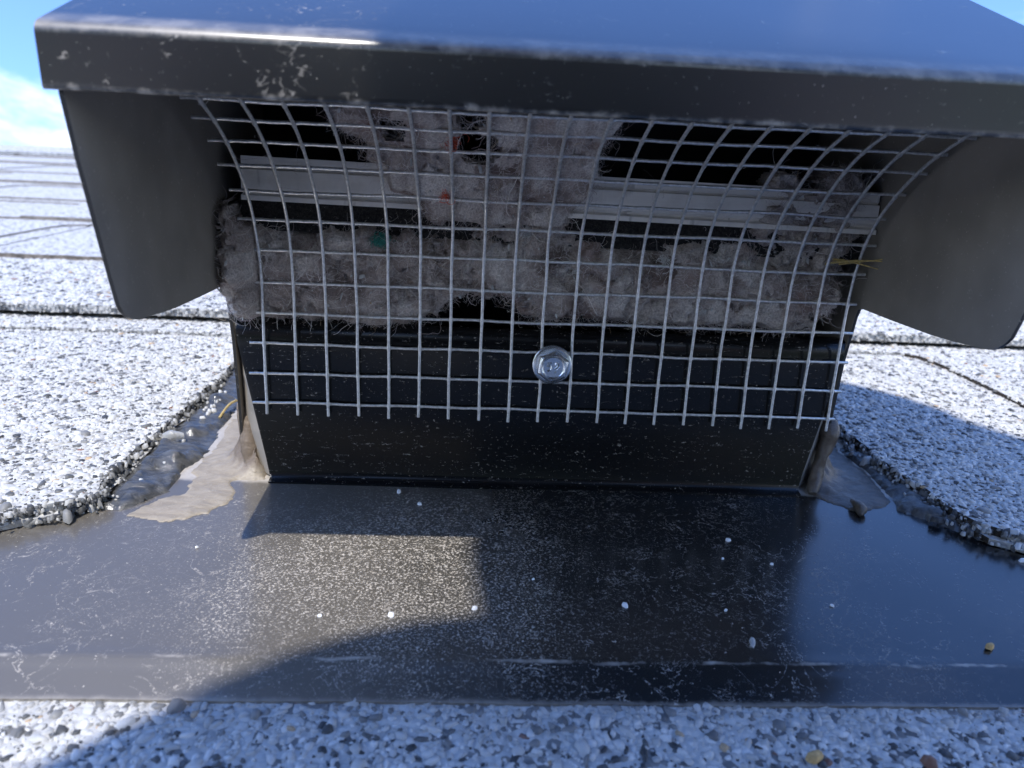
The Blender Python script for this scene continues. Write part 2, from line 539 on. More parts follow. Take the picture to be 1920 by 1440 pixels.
def lint_mats():
    m, t = new_mat("dryer_lint")
    v = t.mm()
    a = t.noise(v, 0.10, 4, 0.65, 0.5)
    b_ = t.noise(v, 0.45, 4, 0.7)
    fine = t.noise(v, 2.2, 3, 0.75)
    tn = t.n('ShaderNodeAttribute', attribute_name='tone').outputs['Fac']
    mixv = t.m('ADD', t.m('MULTIPLY', tn, 0.65), t.m('MULTIPLY', t.step(a, 0.36, 0.64), 0.35))
    ra = t.n('ShaderNodeValToRGB', {0: mixv})
    e0, e1 = ra.color_ramp.elements
    e0.position, e0.color = 0.12, (0.17, 0.125, 0.11, 1)
    e1.position, e1.color = 0.88, (0.88, 0.83, 0.78, 1)
    em = ra.color_ramp.elements.new(0.5)
    em.color = (0.57, 0.495, 0.455, 1)
    c = ra.outputs[0]
    c = t.mix(t.step(b_, 0.52, 0.74, 0, 0.55), c, (0.76, 0.73, 0.715))
    c = t.mix(t.step(t.noise(t.mm(off=(40, 3, 9)), 0.07, 3), 0.55, 0.68, 0, 0.6), c, (0.34, 0.21, 0.18))
    c = t.mix(t.step(fine, 0.35, 0.65, 0.5, 0.0), c, (0.22, 0.19, 0.18))  # crevice shade painted in: fine hollows darkened
    bs = t.n('ShaderNodeBsdfPrincipled', {'Base Color': c, 'Roughness': 1.0, 'Specular IOR Level': 0.05})
    finish(t, bs, t.m('ADD', fine, b_), 0.0007, 1.0)
    f, t = new_mat("lint_fibre")
    hi = t.n('ShaderNodeHairInfo')
    rmp = t.n('ShaderNodeValToRGB', {0: hi.outputs['Random']})
    cr = rmp.color_ramp
    for p, cc in ((0.3, (0.55, 0.48, 0.47)), (0.7, (0.72, 0.68, 0.67)), (0.93, (0.86, 0.82, 0.76))):
        e = cr.elements.new(p)
        e.color = (*cc, 1)
    cr.elements[0].color = (0.34, 0.26, 0.25, 1)
    cr.elements[-1].color = (0.50, 0.36, 0.22, 1)
    bs = t.n('ShaderNodeBsdfPrincipled', {'Base Color': rmp.outputs[0], 'Roughness': 0.8, 'Specular IOR Level': 0.2})
    finish(t, bs)
    return m, f


M_lint, M_fibre = lint_mats()

# ------------------------------------------------------------------ ground and roof
V, F = [(-200000, -200000, 0), (200000, -200000, 0), (200000, 200000, 0), (-200000, 200000, 0)], [(0, 1, 2, 3)]
g = bpy.data.objects.new("ground", mesh("ground", np.array(V) * MM, F, M_lawn))
g.location = (0, 0, -3.6)
g['kind'] = 'structure'
COL.objects.link(g)

RIDGE = 1128
c2 = math.cos(2 * PITCH)
s2 = math.sin(2 * PITCH)
back = (RIDGE + 3000 * c2, -3000 * s2)
V = []
for x in (-4200, 4200):
    V += [(x, -2600, -5), (x, RIDGE, -5), (x, back[0], back[1] - 5), (x, back[0] - 4, back[1] - 25), (x, RIDGE, -25), (x, -2600, -25)]
F = [(0, 6, 7, 1), (1, 7, 8, 2), (2, 8, 9, 3), (3, 9, 10, 4), (4, 10, 11, 5), (5, 11, 6, 0), (0, 1, 2, 3, 4, 5), (11, 10, 9, 8, 7, 6)]
roof = obj("roof", V, F, M_shfar, kind='structure')

NS = 7
FL_F = [(k, (k + 1) % NS, NS + k) for k in range(NS)] + [((k + 1) % NS, NS + (k + 1) % NS, NS + k) for k in range(NS)] + \
       [(NS + k, NS + (k + 1) % NS, 2 * NS) for k in range(NS)]
FL_F = np.array(FL_F)


def rocks(P, size, squash=0.62, fine=True, tint=None, tilt=0.28):
    """many small angular stone flakes in one mesh: crooked outline, chamfered flat top, each tipped a little its own way"""
    n = len(P)
    BF = FL_F
    ang = (np.arange(NS)[None] + rng.uniform(-0.33, 0.33, (n, NS))) * (2 * math.pi / NS) + rng.uniform(0, 6.28, (n, 1))
    rad = rng.uniform(0.72, 1.22, (n, NS))
    st = np.exp(rng.normal(0, 0.22, (n, 1)))
    x, y = np.cos(ang) * rad * st, np.sin(ang) * rad / st
    ins = rng.uniform(0.55, 0.86, (n, NS))
    ox, oy = rng.normal(0, 0.07, (n, 1)), rng.normal(0, 0.07, (n, 1))
    zt = squash * rng.uniform(0.75, 1.1, (n, NS))
    v = np.zeros((n, 2 * NS + 1, 3))
    v[:, :NS, 0], v[:, :NS, 1], v[:, :NS, 2] = x, y, -0.55
    v[:, NS:2 * NS, 0], v[:, NS:2 * NS, 1], v[:, NS:2 * NS, 2] = x * ins + ox, y * ins + oy, zt
    v[:, 2 * NS, 0], v[:, 2 * NS, 1], v[:, 2 * NS, 2] = ox[:, 0], oy[:, 0], squash * rng.uniform(0.95, 1.3, n)
    th = rng.uniform(0, 6.28, n)
    ax, ay = rng.normal(0, tilt, n), rng.normal(0, tilt, n)
    c, s_ = np.cos(th), np.sin(th)
    x, y, z = v[..., 0], v[..., 1], v[..., 2]
    x, y = x * c[:, None] - y * s_[:, None], x * s_[:, None] + y * c[:, None]
    z = z + ax[:, None] * x + ay[:, None] * y
    v = np.stack([x, y, z], 2)
    BV = v[0]
    f = BF[None] + (np.arange(n) * len(BV))[:, None, None]
    v = v * np.asarray(size)[:, None, None] + P[:, None, :]
    V = (v.reshape(-1, 3) * MM).astype(np.float32)
    F = f.reshape(-1, 3).astype(np.int32)
    me = bpy.data.meshes.new("granules")
    me.vertices.add(len(V))
    me.vertices.foreach_set('co', V.ravel())
    me.loops.add(F.size)
    me.loops.foreach_set('vertex_index', F.ravel())
    me.polygons.add(len(F))
    me.polygons.foreach_set('loop_start', np.arange(0, F.size, 3, dtype=np.int32))
    at = me.attributes.new('tint', 'FLOAT', 'FACE')
    tn = rng.uniform(0, 1, n) if tint is None else tint
    at.data.foreach_set('value', np.repeat(tn, len(BF)).astype(np.float32))
    me.materials.append(M_gran)
    me.update(calc_edges=True)
    return me


def jag(poly, step=3.0, amp=0.5, seed=0):
    """densify an outline and make it uneven"""
    out = []
    n = len(poly)
    for i in range(n):
        a, b = Vector(poly[i]), Vector(poly[(i + 1) % n])
        L = (b - a).length
        k = max(1, min(400, int(L / step)))
        for j in range(k):
            p = a + (b - a) * (j / k)
            o = Vector((vn(p.x, p.y, seed, 0.25), vn(p.x, p.y, seed + 9, 0.25))) * amp
            out.append((p.x + o.x, p.y + o.y))
    return out


def slab(name, poly, top, th, mat, parent, amp=0.5, step=3.0, dark=None):
    """a shingle layer: an outline with thickness lying on the slope; top(x, u) gives its height"""
    P = jag(poly, step, amp, seed=len(bpy.data.objects) * 0.37)
    bm = bmesh.new()
    tv = [bm.verts.new((x * MM, u * MM, top(x, u) * MM)) for x, u in P]
    f = bm.faces.new(tv)
    f.normal_update()
    if f.normal.z < 0:
        f.normal_flip()
    bv = [bm.verts.new((v.co.x, v.co.y, v.co.z - th * MM)) for v in tv]
    n = len(tv)
    for i in range(n):
        j = (i + 1) % n
        s = bm.faces.new((tv[i], bv[i], bv[j], tv[j]))
        e_ = tv[j].co - tv[i].co
        s.material_index = 1 if step > 4 or abs(e_.x) < abs(e_.y) * 1.2 else 0
    bm.faces.new(bv[::-1]).material_index = 1
    bmesh.ops.triangulate(bm, faces=[f])
    bmesh.ops.recalc_face_normals(bm, faces=bm.faces[:])
    me = bpy.data.meshes.new(name)
    bm.to_mesh(me)
    bm.free()
    me.materials.append(mat)
    me.materials.append(M_edge if step < 4 else M_edge_far)
    o = put(name, me, parent)
    return o, P


def strew(parent, poly, top, spacing, rad, fine, win, edge=None, hole=None):
    """grains bedded in a shingle's face inside the window win = x0, x1, u0, u1"""
    x0, x1, u0, u1 = win
    gx, gu = np.meshgrid(np.arange(x0, x1, spacing), np.arange(u0, u1, spacing * 0.9))
    gx = gx + (np.arange(gx.shape[0]) % 2)[:, None] * spacing * 0.5
    gx = (gx + rng.normal(0, spacing * 0.28, gx.shape)).ravel()
    gu = (gu + rng.normal(0, spacing * 0.28, gu.shape)).ravel()
    keep = inpoly(gx, gu, poly) & (rng.uniform(size=gx.size) > 0.06)
    if hole is not None:
        keep &= ~inpoly(gx, gu, hole)
    gx, gu = gx[keep], gu[keep]
    size = rad * 0.94 * np.exp(rng.normal(0, 0.26, gx.size))
    z = np.array([top(a, b) for a, b in zip(gx, gu)]) + size * rng.uniform(-0.15, 0.25, gx.size) - 0.10
    P = np.stack([gx, gu, z], 1)
    # small grit in between
    k = gx.size if fine else 0
    if k:
        q2 = P[rng.integers(0, gx.size, k)] + np.concatenate([rng.normal(0, spacing * 0.6, (k, 2)), np.zeros((k, 1))], 1)
        q2[:, 2] = np.array([top(a, b) for a, b in q2[:, :2]]) + 0.12
        ok = inpoly(q2[:, 0], q2[:, 1], poly)
        q2 = q2[ok]
        P = np.concatenate([P, q2])
        size = np.concatenate([size, rad * rng.uniform(0.22, 0.45, len(q2))])
    tint = rng.uniform(0, 1, len(P))
    if edge is not None:
        # grains stuck to the thickness of the lower edge
        (ax, au), (bx, bu), th = edge
        L = math.hypot(bx - ax, bu - au)
        k = int(L * th / 1.3)
        tt = rng.uniform(size=k)
        ex = ax + (bx - ax) * tt
        eu = au + (bu - au) * tt - rng.uniform(-0.3, 0.35, k)
        ez = np.array([top(a, b) for a, b in zip(ex, eu)]) - rng.uniform(0.0, th, k)
        P = np.concatenate([P, np.stack([ex, eu, ez], 1)])
        size = np.concatenate([size, rad * rng.uniform(0.35, 0.8, k)])
        tint = np.concatenate([tint, rng.uniform(0.0, 0.45, k)])
    me = rocks(P, size, 0.30, fine, tint, 0.13)
    return put("granules", me, parent, kind='stuff')


def ragged(parent, line, top, th, n, tints=(0.0, 0.34)):
    """crumbling cut edge: dirty grains and felt crumbs along a polyline"""
    L = np.array(line, float)
    seg = np.hypot(*np.diff(L, axis=0).T)
    pick_ = rng.choice(len(seg), n, p=seg / seg.sum())
    t_ = rng.uniform(size=(n, 1))
    P_ = L[pick_] * (1 - t_) + L[pick_ + 1] * t_ + rng.normal(0, 0.75, (n, 2))
    z_ = np.array([top(a, b) for a, b in P_]) - rng.uniform(0, 1, n) ** 1.3 * th
    me_ = rocks(np.column_stack([P_, z_]), 0.46 * np.exp(rng.normal(0, 0.35, n)), 0.7, True, rng.uniform(*tints, n))
    return put("edge_granules", me_, parent, kind='stuff')


def teeth(x0, x1, u0, u1, seed):
    """the upper laminated layer of a shingle: uneven dragon-tooth tabs"""
    r = random.Random(seed)
    polys = []
    strip = 14
    P = [(x0, u1 + 8), (x0, u1 - strip)]
    x = x0
    while x < x1 - 60:
        gap = r.uniform(60, 150)
        tab = r.uniform(90, 190)
        sl = r.uniform(6, 18)
        a, b = min(x + gap, x1 - 30), min(x + gap + tab, x1 - 5)
        P += [(a, u1 - strip), (a + sl * 0.6, u1 - strip - 4), (a + sl, u1 - strip - 14), (a + sl + 3, u0 + 1), (b - sl - 3, u0 + 1), (b - sl, u1 - strip - 14), (b - sl * 0.6, u1 - strip - 4), (b, u1 - strip)]
        x = b
    P += [(x1, u1 - strip), (x1, u1 + 8)]
    return P


def lin(u0, n0, u1, n1):
    return lambda x, u: n0 + (n1 - n0) * (u - u0) / (u1 - u0)


def shingle(poly, top, th, mat, near):
    o, P = slab("shingle", poly, top, th, mat, roof, 0.45 if near else 0.8, 2.0 if near else 12.0)
    return o, P


# the course under the front of the flashing
t_low = lin(-164, 0.9, -21, -3.0)
poly = [(-420, -164), (310, -164), (310, 8), (-420, 8)]
sh, P = shingle(poly, t_low, 2.2, M_shnear, True)
strew(sh, P, t_low, 1.17, 0.72, True, (-98, 96, -112, -58))
for x0, x1 in ((-1420, -421.5), (311.5, 1300)):
    shingle([(x0, -164), (x1, -164), (x1, 8), (x0, 8)], t_low, 2.2, M_shfar, False)

# the course beside the box, cut back from it on both sides
t0 = lin(-24, 3.7, 117, 2.2)
CUT_L = [(-89.3, 70.5), (-88.4, 57.2), (-89.4, 49.0), (-88.9, 34.9), (-89.9, 28.1), (-89.2, 21.8), (-89.6, 14.4), (-90.1, 2.9), (-89.4, -2.3), (-90.5, -4.8), (-89.3, -10.7),
         (-87.8, -14.0), (-89.4, -16.0), (-92.9, -18.0), (-97.3, -20.7), (-101.5, -23.4), (-112, -24.2), (-420, -24)]
poly = CUT_L + [(-420, 150), (-89, 150), (-89, 100)]
sh, P = shingle(poly, t0, 1.9, M_shnear, True)
strew(sh, P, t0, 1.20, 0.71, True, (-205, -84, -28, 104), ((-101, -23), (-200, -24), 1.8))
ragged(sh, CUT_L[:-1], t0, 3.2, 620)
ragged(sh, CUT_L[7:-1], t0, 3.4, 260)
ragged(sh, [(-87.6, 60), (-87.4, 30), (-88, 5), (-87, -12), (-92, -20), (-110, -26.5)], lambda x, u: 1.9, 1.0, 110)
ragged(sh, [(-84, 50), (-83, 20), (-83, -4), (-85, -13)], lambda x, u: 1.9, 0.6, 26, (0.3, 0.95))
t0b = lambda x, u: t0(x, u) - 1.9
under, P = slab("felt_layer", [(-88.6, 70), (-88.3, -12), (-90.5, -17.5), (-104, -25.5), (-420, -26.2), (-420, 70)], t0b, 1.3, M_shnear, sh, 0.6, 2.0)
strew(under, P, lambda x, u: t0b(x, u) + 0.0, 1.4, 0.7, True, (-205, -86, -27.5, -23), ((-104, -25.6), (-200, -26.0), 1.3))
t0t = lambda x, u: t0(x, u) + 1.3
tab, P = slab("tab", [(-420, 103.2), (-300, 103.2), (-150, 103), (-88.5, 102.6), (-88.5, 150), (-420, 150)], t0t, 1.3, M_shnear, sh, 0.5, 2.0)
strew(tab, P, t0t, 1.20, 0.70, True, (-215, -84, 100, 119), ((-215, 103), (-88.5, 102.8), 1.2))

CUT_R = [(420, -23.6), (110, -24.5), (94.9, -23.5), (91.8, -21.0), (88.6, -18.5), (86.7, -13.8), (86.0, -9.3), (86.4, -4.4), (85.1, 1.9), (84.2, 7.4), (83.8, 14.1), (84.6, 21.0), (83.8, 29.4), (85.0, 40.7), (84.5, 70)]
poly = CUT_R + [(84, 150), (420, 150)]
sh, P = shingle(poly, t0, 1.9, M_shnear, True)
ragged(sh, CUT_R[1:], t0, 3.2, 620)
ragged(sh, [(97, -26), (90, -22), (84.5, -12), (83.2, 5), (82, 28)], lambda x, u: 1.9, 1.0, 110)
strew(sh, P, t0, 1.20, 0.71, True, (80, 215, -28, 112), ((94, -23.4), (215, -24), 1.8))
under, P = slab("felt_layer", [(86, 70), (86.6, -15), (89.5, -21.5), (96, -25.6), (420, -26)] + [(420, 70)], t0b, 1.3, M_shnear, sh, 0.6, 2.0)
strew(under, P, t0b, 1.4, 0.7, True, (85, 215, -27.5, -22), ((96, -25.4), (215, -25.6), 1.3))
tab, P = slab("tab", [(84.5, 108.8), (127, 108.6), (138, 108.4), (143, 107.2), (146.5, 104), (148.4, 98), (149.6, 80), (149.9, 53), (150.6, -23.8), (420, -24), (420, 150), (84, 150)],
              t0t, 1.3, M_shnear, sh, 0.4, 2.0)
strew(tab, P, t0t, 1.20, 0.70, True, (80, 225, -26, 119), ((84.5, 108.8), (140, 108.4), 1.2))
for x0, x1 in ((-1420, -421.5), (421.5, 1420)):
    s2_, _ = shingle([(x0, -24), (x1, -24), (x1, 150), (x0, 150)], lambda x, u: t0(x, u), 3.0, M_shfar, False)
    slab("tab", teeth(x0, x1, -24, 117, x0), t0t, 1.3, M_shfar, s2_, 0.6, 8.0)

# courses further up, to the ridge, and down to the eave
UP = [117, 229, 358, 470, 603, 720, 858, 990, RIDGE]
for k in range(len(UP) - 1):
    u0, u1 = UP[k], UP[k + 1]
    tk = lin(u0, 8.3 if k == 0 else 4.9, u1, 2.6)
    tt = (lambda tk: (lambda x, u: tk(x, u) + 1.0))(tk)
    off = (137 * k) % 700
    xs = [-2400 + off, -1400 + off, -400 + off, 600 + off, 1600 + off, 2600]
    if k == 0:
        xs = [-2400, -1380, -455, 505, 1500, 2600]
    for i in range(len(xs) - 1):
        x0, x1 = xs[i], xs[i + 1] - 1.5
        near = k == 0 and i == 2
        end = u1 + (30 if k < len(UP) - 2 else 0)
        sh, P = slab("shingle", [(x0, u0), (x1, u0), (x1, end), (x0, end)], tk, 3.0 if k == 0 else 2.6, M_shfar if not near else M_shnear, roof, 0.5 if near else 0.9, 2.5 if near else 10.0)
        if near:
            strew(sh, P, tk, 1.5, 0.82, False, (-275, -60, u0 - 1, u1 + 2), ((-250, u0), (-60, u0), 3.0))
            strew(sh, P, tk, 1.5, 0.82, False, (60, 275, u0 - 1, u1 + 2), ((60, u0), (255, u0), 3.0))
        else:
            slab("tab", teeth(x0, x1, u0, min(u1, end - 8), k * 17 + i * 5), tt, 1.4, M_shfar, sh, 0.8, 8.0)
for k in range(1, 12):
    u0, u1 = -164 - 143 * k, -164 - 143 * (k - 1)
    tk = lin(u0, 0.6, u1, -2.6)
    off = (211 * k) % 800
    xs = [-2400, -1500 + off, -500 + off, 500 + off, 1500 + off]
    for i in range(len(xs) - 1):
        slab("shingle", [(xs[i], u0), (xs[i + 1] - 1.5, u0), (xs[i + 1] - 1.5, u1 + 20), (xs[i], u1 + 20)], tk, 2.6, M_shfar, roof, 0.8, 20.0)
# ridge caps
for i in range(16):
    x0 = -2400 + i * 300
    prof = [(RIDGE - 110, 4.2), (RIDGE - 20, 8), (RIDGE, 8.5), (RIDGE + 16, 2), (RIDGE + 110 * c2 + 8, -110 * s2 + 2)]
    V, F = sheet(prof, [x0, x0 + 340], lambda x, j, a, x0=x0: (x, 0, 2.5 if x > x0 else 0.3), th=3)
    obj("ridge_cap", V, F, M_shfar, roof)

# ------------------------------------------------------------------ the vent
vent = thing("roof_vent", "black metal roof exhaust vent with projecting hood, set in the white and grey shingles", "roof vent")


def grid_xs(a, b, n):
    return [a + (b - a) * i / n for i in range(n + 1)]


# flashing plate with its folded front edge
us = [150, 120, 90, 60, 45, 30, 20, 12, 6, 2, -2, -6, -10, -15, -20, -25, -30, -35, -40, -44, -48, -51, -54, -56, -57, -57.8, -58.8, -60, -61.5, -63, -63.9]


def flange_n(x, u):
    n = 0.35 + 0.22 * vn(x, u, 3.0, 0.018, 2) + 0.05 * vn(x, u, 8.0, 0.06, 2)
    if u < -56.5:
        n += 0.35 * max(0, 1 - abs(u + 57.5) / 1.5) * (0.6 + vn(x, 0, 5, 0.06, 2))
        n -= 1.75 * ((-56.5 - u) / 7.4) ** 1.2
    return n


xs = grid_xs(-116, 116, 58)
V, F = [], []
for x in xs:
    for u in us:
        V.append((x, u + (0.25 * vn(x, 0, 2, 0.05, 2) if u < -50 else 0), flange_n(x, u)))
n = len(us)
for i in range(len(xs) - 1):
    for j in range(n - 1):
        a = i * n + j
        F.append((a, a + 1, a + n + 1, a + n))
top = len(V)
V += [(x, u, z - 0.5) for x, u, z in V[:]]
F += [tuple(top + i for i in f[::-1]) for f in F[:]]
for i in range(len(xs) - 1):
    a = i * n + n - 1
    F.append((a, a + top, a + n + top, a + n))
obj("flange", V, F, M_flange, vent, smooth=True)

# front panel: leans back a little, rolled top, folded tabs at its sides
prof = [(-2.2, 0.75), (-0.9, 0.85), (-0.25, 1.3), (0.0, 2.4)] + [(0.06 + 0.076 * z, z) for z in (5, 9, 14, 19, 24, 29)] + \
       [(2.45, 31.2), (2.72, 32.6), (3.25, 33.8), (4.1, 34.55), (5.3, 34.8), (8.5, 34.4), (11, 33.2)]


def xf(x, j, a):
    z = max(0.0, min(34.4, a[1]))
    hw = 58.4 + 6.6 * z / 34.4
    bul = 0.10 * vn(x * 58, a[1], 1.0, 0.03, 2)
    return x * hw, bul, 0


V, F = sheet(prof, grid_xs(-1, 1, 40), xf, th=-0.55)
obj("front_panel", V, F, M_panel, vent, smooth=True)
for s in (-1, 1):
    A = [(58.4, 0.1, 0.9), (60.3, 1.3, 10), (62.6, 2.0, 22), (64.9, 2.75, 34.3), (65.2, 7.5, 34.3), (65.2, 7.0, 22), (64.9, 6.6, 10), (64.4, 6.2, 0.9)]
    V = [(s * x, u, z) for x, u, z in A] + [(s * (x - 0.1), u + 0.6, z) for x, u, z in A]
    F = [(0, 1, 6, 7), (1, 2, 5, 6), (2, 3, 4, 5), (15, 14, 9, 8), (14, 13, 10, 9), (13, 12, 11, 10)] + [(i, (i + 1) % 8, 8 + (i + 1) % 8, 8 + i) for i in range(8)]
    obj("corner_tab", V, F, M_side_bounce, vent)

# side walls running forward into the wings under the hood
wing = [(115, 0.6), (115, 30), (60, 112), (20, 109.4), (-12, 97.7), (-30, 91.3), (-49.3, 84.2), (-49.8, 76.3), (-48.2, 68.6), (-44.9, 56.2), (-43.3, 50.4)] + \
       [(-42.75, 48.6), (-41.9, 47.4), (-40.7, 46.4), (-39.2, 45.7), (-37.4, 45.25), (-30, 44.4), (-23.8, 43.8), (-10, 43.1), (0.8, 42.7), (2.2, 42.2), (2.9, 40.5), (4.5, 30), (5.0, 15), (5.0, 0.6)]
for s in (-1, 1):
    bm = bmesh.new()
    vs = [bm.verts.new((s * 65.4 * MM, u * MM, z * MM)) for u, z in wing]
    f = bm.faces.new(vs)
    r = bmesh.ops.extrude_face_region(bm, geom=[f])
    bmesh.ops.translate(bm, verts=[e for e in r['geom'] if isinstance(e, bmesh.types.BMVert)], vec=(s * 0.6 * MM, 0, 0))
    bmesh.ops.recalc_face_normals(bm, faces=bm.faces[:])
    bmesh.ops.triangulate(bm, faces=[g_ for g_ in bm.faces if len(g_.verts) > 4])
    me = bpy.data.meshes.new("side_panel")
    bm.to_mesh(me)
    bm.free()
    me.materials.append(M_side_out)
    me.materials.append(M_side_bounce)
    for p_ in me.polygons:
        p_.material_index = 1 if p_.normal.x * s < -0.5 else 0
    put("side_panel", me, vent)

# hood: one bent sheet, hem and front lip, round bend, sloping top, back slope
TS = math.tan(math.radians(20.3))
prof = [(-48.6, 77.4), (-49.6, 76.75), (-50.75, 76.65), (-51.0, 76.85), (-51.05, 77.15), (-51.05, 77.6), (-51.05, 80.0), (-51.05, 82.3), (-51.05, 82.7)] + arc((-49.4, 82.75), 1.65, 178, 112, 6) + \
       [(-49.0, 84.7)] + [(u, 84.75 + TS * (u + 49)) for u in (-44, -36, -28, -20, -12, -4, 6, 16)] + [(20, 110.2), (24, 110.9), (30, 110.6), (60, 108), (116, 31)]


def xh(x, j, a):
    b = 0.12 * vn(x, a[0], 4, 0.03, 2)
    return x, (b if a[0] < -50 else 0), (b if a[0] > -49 else 0)


V, F = sheet(prof, grid_xs(-67.1, 67.1, 44), xh, th=-0.7)
obj("hood", V, F, M_hood, vent, smooth=True)
# short folded flanges closing the ends of the lip
for s in (-1, 1):
    V, F = box(66.1 if s > 0 else -67.0, 67.0 if s > 0 else -66.1, -50.2, -20, 77.0, 83.0)
    V = [(x, u, z + (TS * (u + 50.2) if z > 80 else TS * (u + 50.2))) for x, u, z in V]
    obj("end_fold", V, F, M_hood, vent)
V, F = box(-65, 65, 114.4, 115, 0.6, 30)
obj("back_panel", V, F, M_side_bounce, vent)
V, F = box(-64.6, 64.6, 34, 34.6, 0.5, 108)
obj("inner_baffle", V, F, M_inside, vent)

# damper rail: a little aluminium extrusion across the opening
def rail_n(x, z):
    return z - 0.012 * (x + 61)


prof = [(2.6, 67.6), (1.9, 67.6), (1.75, 65.75), (2.1, 65.55), (2.1, 65.3), (1.2, 65.2), (1.0, 61.6), (1.5, 61.35), (1.9, 61.1), (1.9, 60.7), (0.6, 60.4), (0.5, 59.5), (3.2, 59.3)]
V, F = sheet(prof, grid_xs(-60.8, 64.9, 24), lambda x, j, a: (x, 0.06 * vn(x, 0, 1, 0.06), -0.012 * (x + 61)), th=0.8)
obj("damper_rail", V, F, M_alum, vent, label="bare aluminium rail across the dark opening")
V, F = [], []
xs = grid_xs(-62, 64, 180)
zs = grid_xs(59.2, 53.5, 8)
for x in xs:
    for z in zs:
        V.append((x, 3.6 + 0.55 * vn(x, z, 2, 0.9, 2), z - 0.012 * (x + 61)))
n = len(zs)
for i in range(len(xs) - 1):
    for j in range(n - 1):
        a = i * n + j
        F.append((a, a + n, a + n + 1, a + 1))
k = len(V)
V += [(x, 9, z) for x, u, z in V]
F += [tuple(k + i for i in f[::-1]) for f in F[:]]
for i in range(len(xs) - 1):
    F.append((i * n, k + i * n, k + (i + 1) * n, (i + 1) * n))
    F.append((i * n + n - 1, (i + 1) * n + n - 1, k + (i + 1) * n + n - 1, k + i * n + n - 1))
obj("foam_strip", V, F, M_foam, vent, smooth=True)

# ------------------------------------------------------------------ the wire screen
ROWS = np.array([(-23.84, 76.48), (-18.13, 73.7), (-12.8, 70.25), (-7.96, 66.14), (-3.76, 61.37), (-0.67, 55.83), (1.04, 49.71), (1.45, 43.38), (1.40, 37.03), (1.16, 30.68), (0.81, 24.35), (0.42, 18.02)])
ROWS[:, 0] -= 0.35
PX = 6.35
base = (0, 0, 18)
screen = thing("wire_screen", "galvanised square wire mesh curved across the mouth of the black vent", "wire mesh", base)
down = ROWS[-1] + (ROWS[-1] - ROWS[-2]) * (2.5 / PX)
up1 = ROWS[0] + (ROWS[0] - ROWS[1]) * 0.7
up2 = ROWS[0] + (ROWS[0] - ROWS[1]) * 1.25 + np.array([0, -0.5])


def catmull(P, n):
    P = np.array(P)
    Q = np.vstack([2 * P[0] - P[1], P, 2 * P[-1] - P[-2]])
    out = []
    for i in range(1, len(Q) - 2):
        for k in range(n):
            t = k / n
            a, b, c, d = Q[i - 1:i + 3]
            out.append(0.5 * (2 * b + (c - a) * t + (2 * a - 5 * b + 4 * c - d) * t * t + (3 * b - a - 3 * c + d) * t ** 3))
    out.append(Q[-2])
    return np.array(out)


prof = catmull([up2, up1] + list(ROWS) + [down], 8)      # joints fall on indices 16 + 8 k


def wobble(x, z, s):
    return 0.24 * vn(x, z, s, 0.06, 2)


XS = [(i - 9.5) * PX + 2.0 for i in range(20)]            # box centre offset to the screen
for i, x in enumerate(XS):
    r = np.full(len(prof), 0.32)
    for j in range(12):
        r[16 + 8 * j] = 0.43
    path = [(x + wobble(x, p[1], i * 0.1), p[0] + 0.5 * wobble(p[1], x, 3.3), p[1] + 0.0) for p in prof]
    path[-1] = tuple(np.array(path[-2]) + (np.array(path[-1]) - np.array(path[-2])) * rng.uniform(-0.4, 1.8))
    V, F = tube(path, r, 8)
    obj("wire", V, F, M_wire, screen, base, smooth=True)
for j in range(12):
    u, z = ROWS[j]
    d = prof[min(len(prof) - 1, 17 + 8 * j)] - prof[15 + 8 * j]
    d = d / np.linalg.norm(d)
    nb = np.array([-d[1], d[0]])
    if nb[0] < 0:
        nb = -nb
    u, z = np.array([u, z]) + nb * 0.42                   # the cross wire lies behind
    a, b = XS[0] - 3.3 + rng.uniform(-0.4, 0.3), XS[-1] + 2.5 + rng.uniform(-0.4, 0.4)
    path, r = [], []
    for xx in np.arange(a, b + 0.01, PX / 8):
        near = abs(((xx - XS[0]) / PX + 0.5) % 1 - 0.5) * PX
        path.append((xx, u + 0.5 * wobble(z, xx, 3.3), z + wobble(z * 3, xx, 6.1) + 0.05 * math.sin(near)))
        r.append(0.305 + 0.11 * math.exp(-(near / 0.45) ** 2))
    V, F = tube(path, r, 8)
    obj("wire", V, F, M_wire, screen, base, smooth=True)

# ------------------------------------------------------------------ the screw
SC = (1.1, -0.4, 28.7)
screw = thing("hex_screw", "zinc hex washer head screw clamping the wire mesh to the black front panel", "screw", SC)
AX = Vector((-0.0, -1, 0.076)).normalized()
E1 = Vector((1, 0, 0))
E2 = AX.cross(E1)


def turn(prof, seg=48):
    V, F = [], []
    for r, h in prof:
        for s in range(seg):
            a = 2 * math.pi * s / seg
            V.append(E1 * (r * math.cos(a)) + E2 * (r * math.sin(a)) + AX * h)
    for i in range(len(prof) - 1):
        for s in range(seg):
            a, b = i * seg + s, i * seg + (s + 1) % seg
            F.append((a, b, b + seg, a + seg))
    F.append(tuple(range((len(prof) - 1) * seg, len(prof) * seg)))
    F.append(tuple(range(seg - 1, -1, -1)))
    return [tuple(v) for v in V], F


V, F = turn([(1.6, -2.0), (4.0, -0.05), (4.12, 0.15), (4.1, 0.42), (3.9, 0.55), (3.5, 0.62)])
obj("washer_face", np.array(V) + SC, F, M_zinc, screw, SC)
# hexagon with a rounded, slightly dished top
hexr = []
seg = 48


def hex_at(a, R):
    k = (a - math.radians(22)) % (math.pi / 3) - math.pi / 6
    return R * math.cos(math.pi / 6) / math.cos(k)


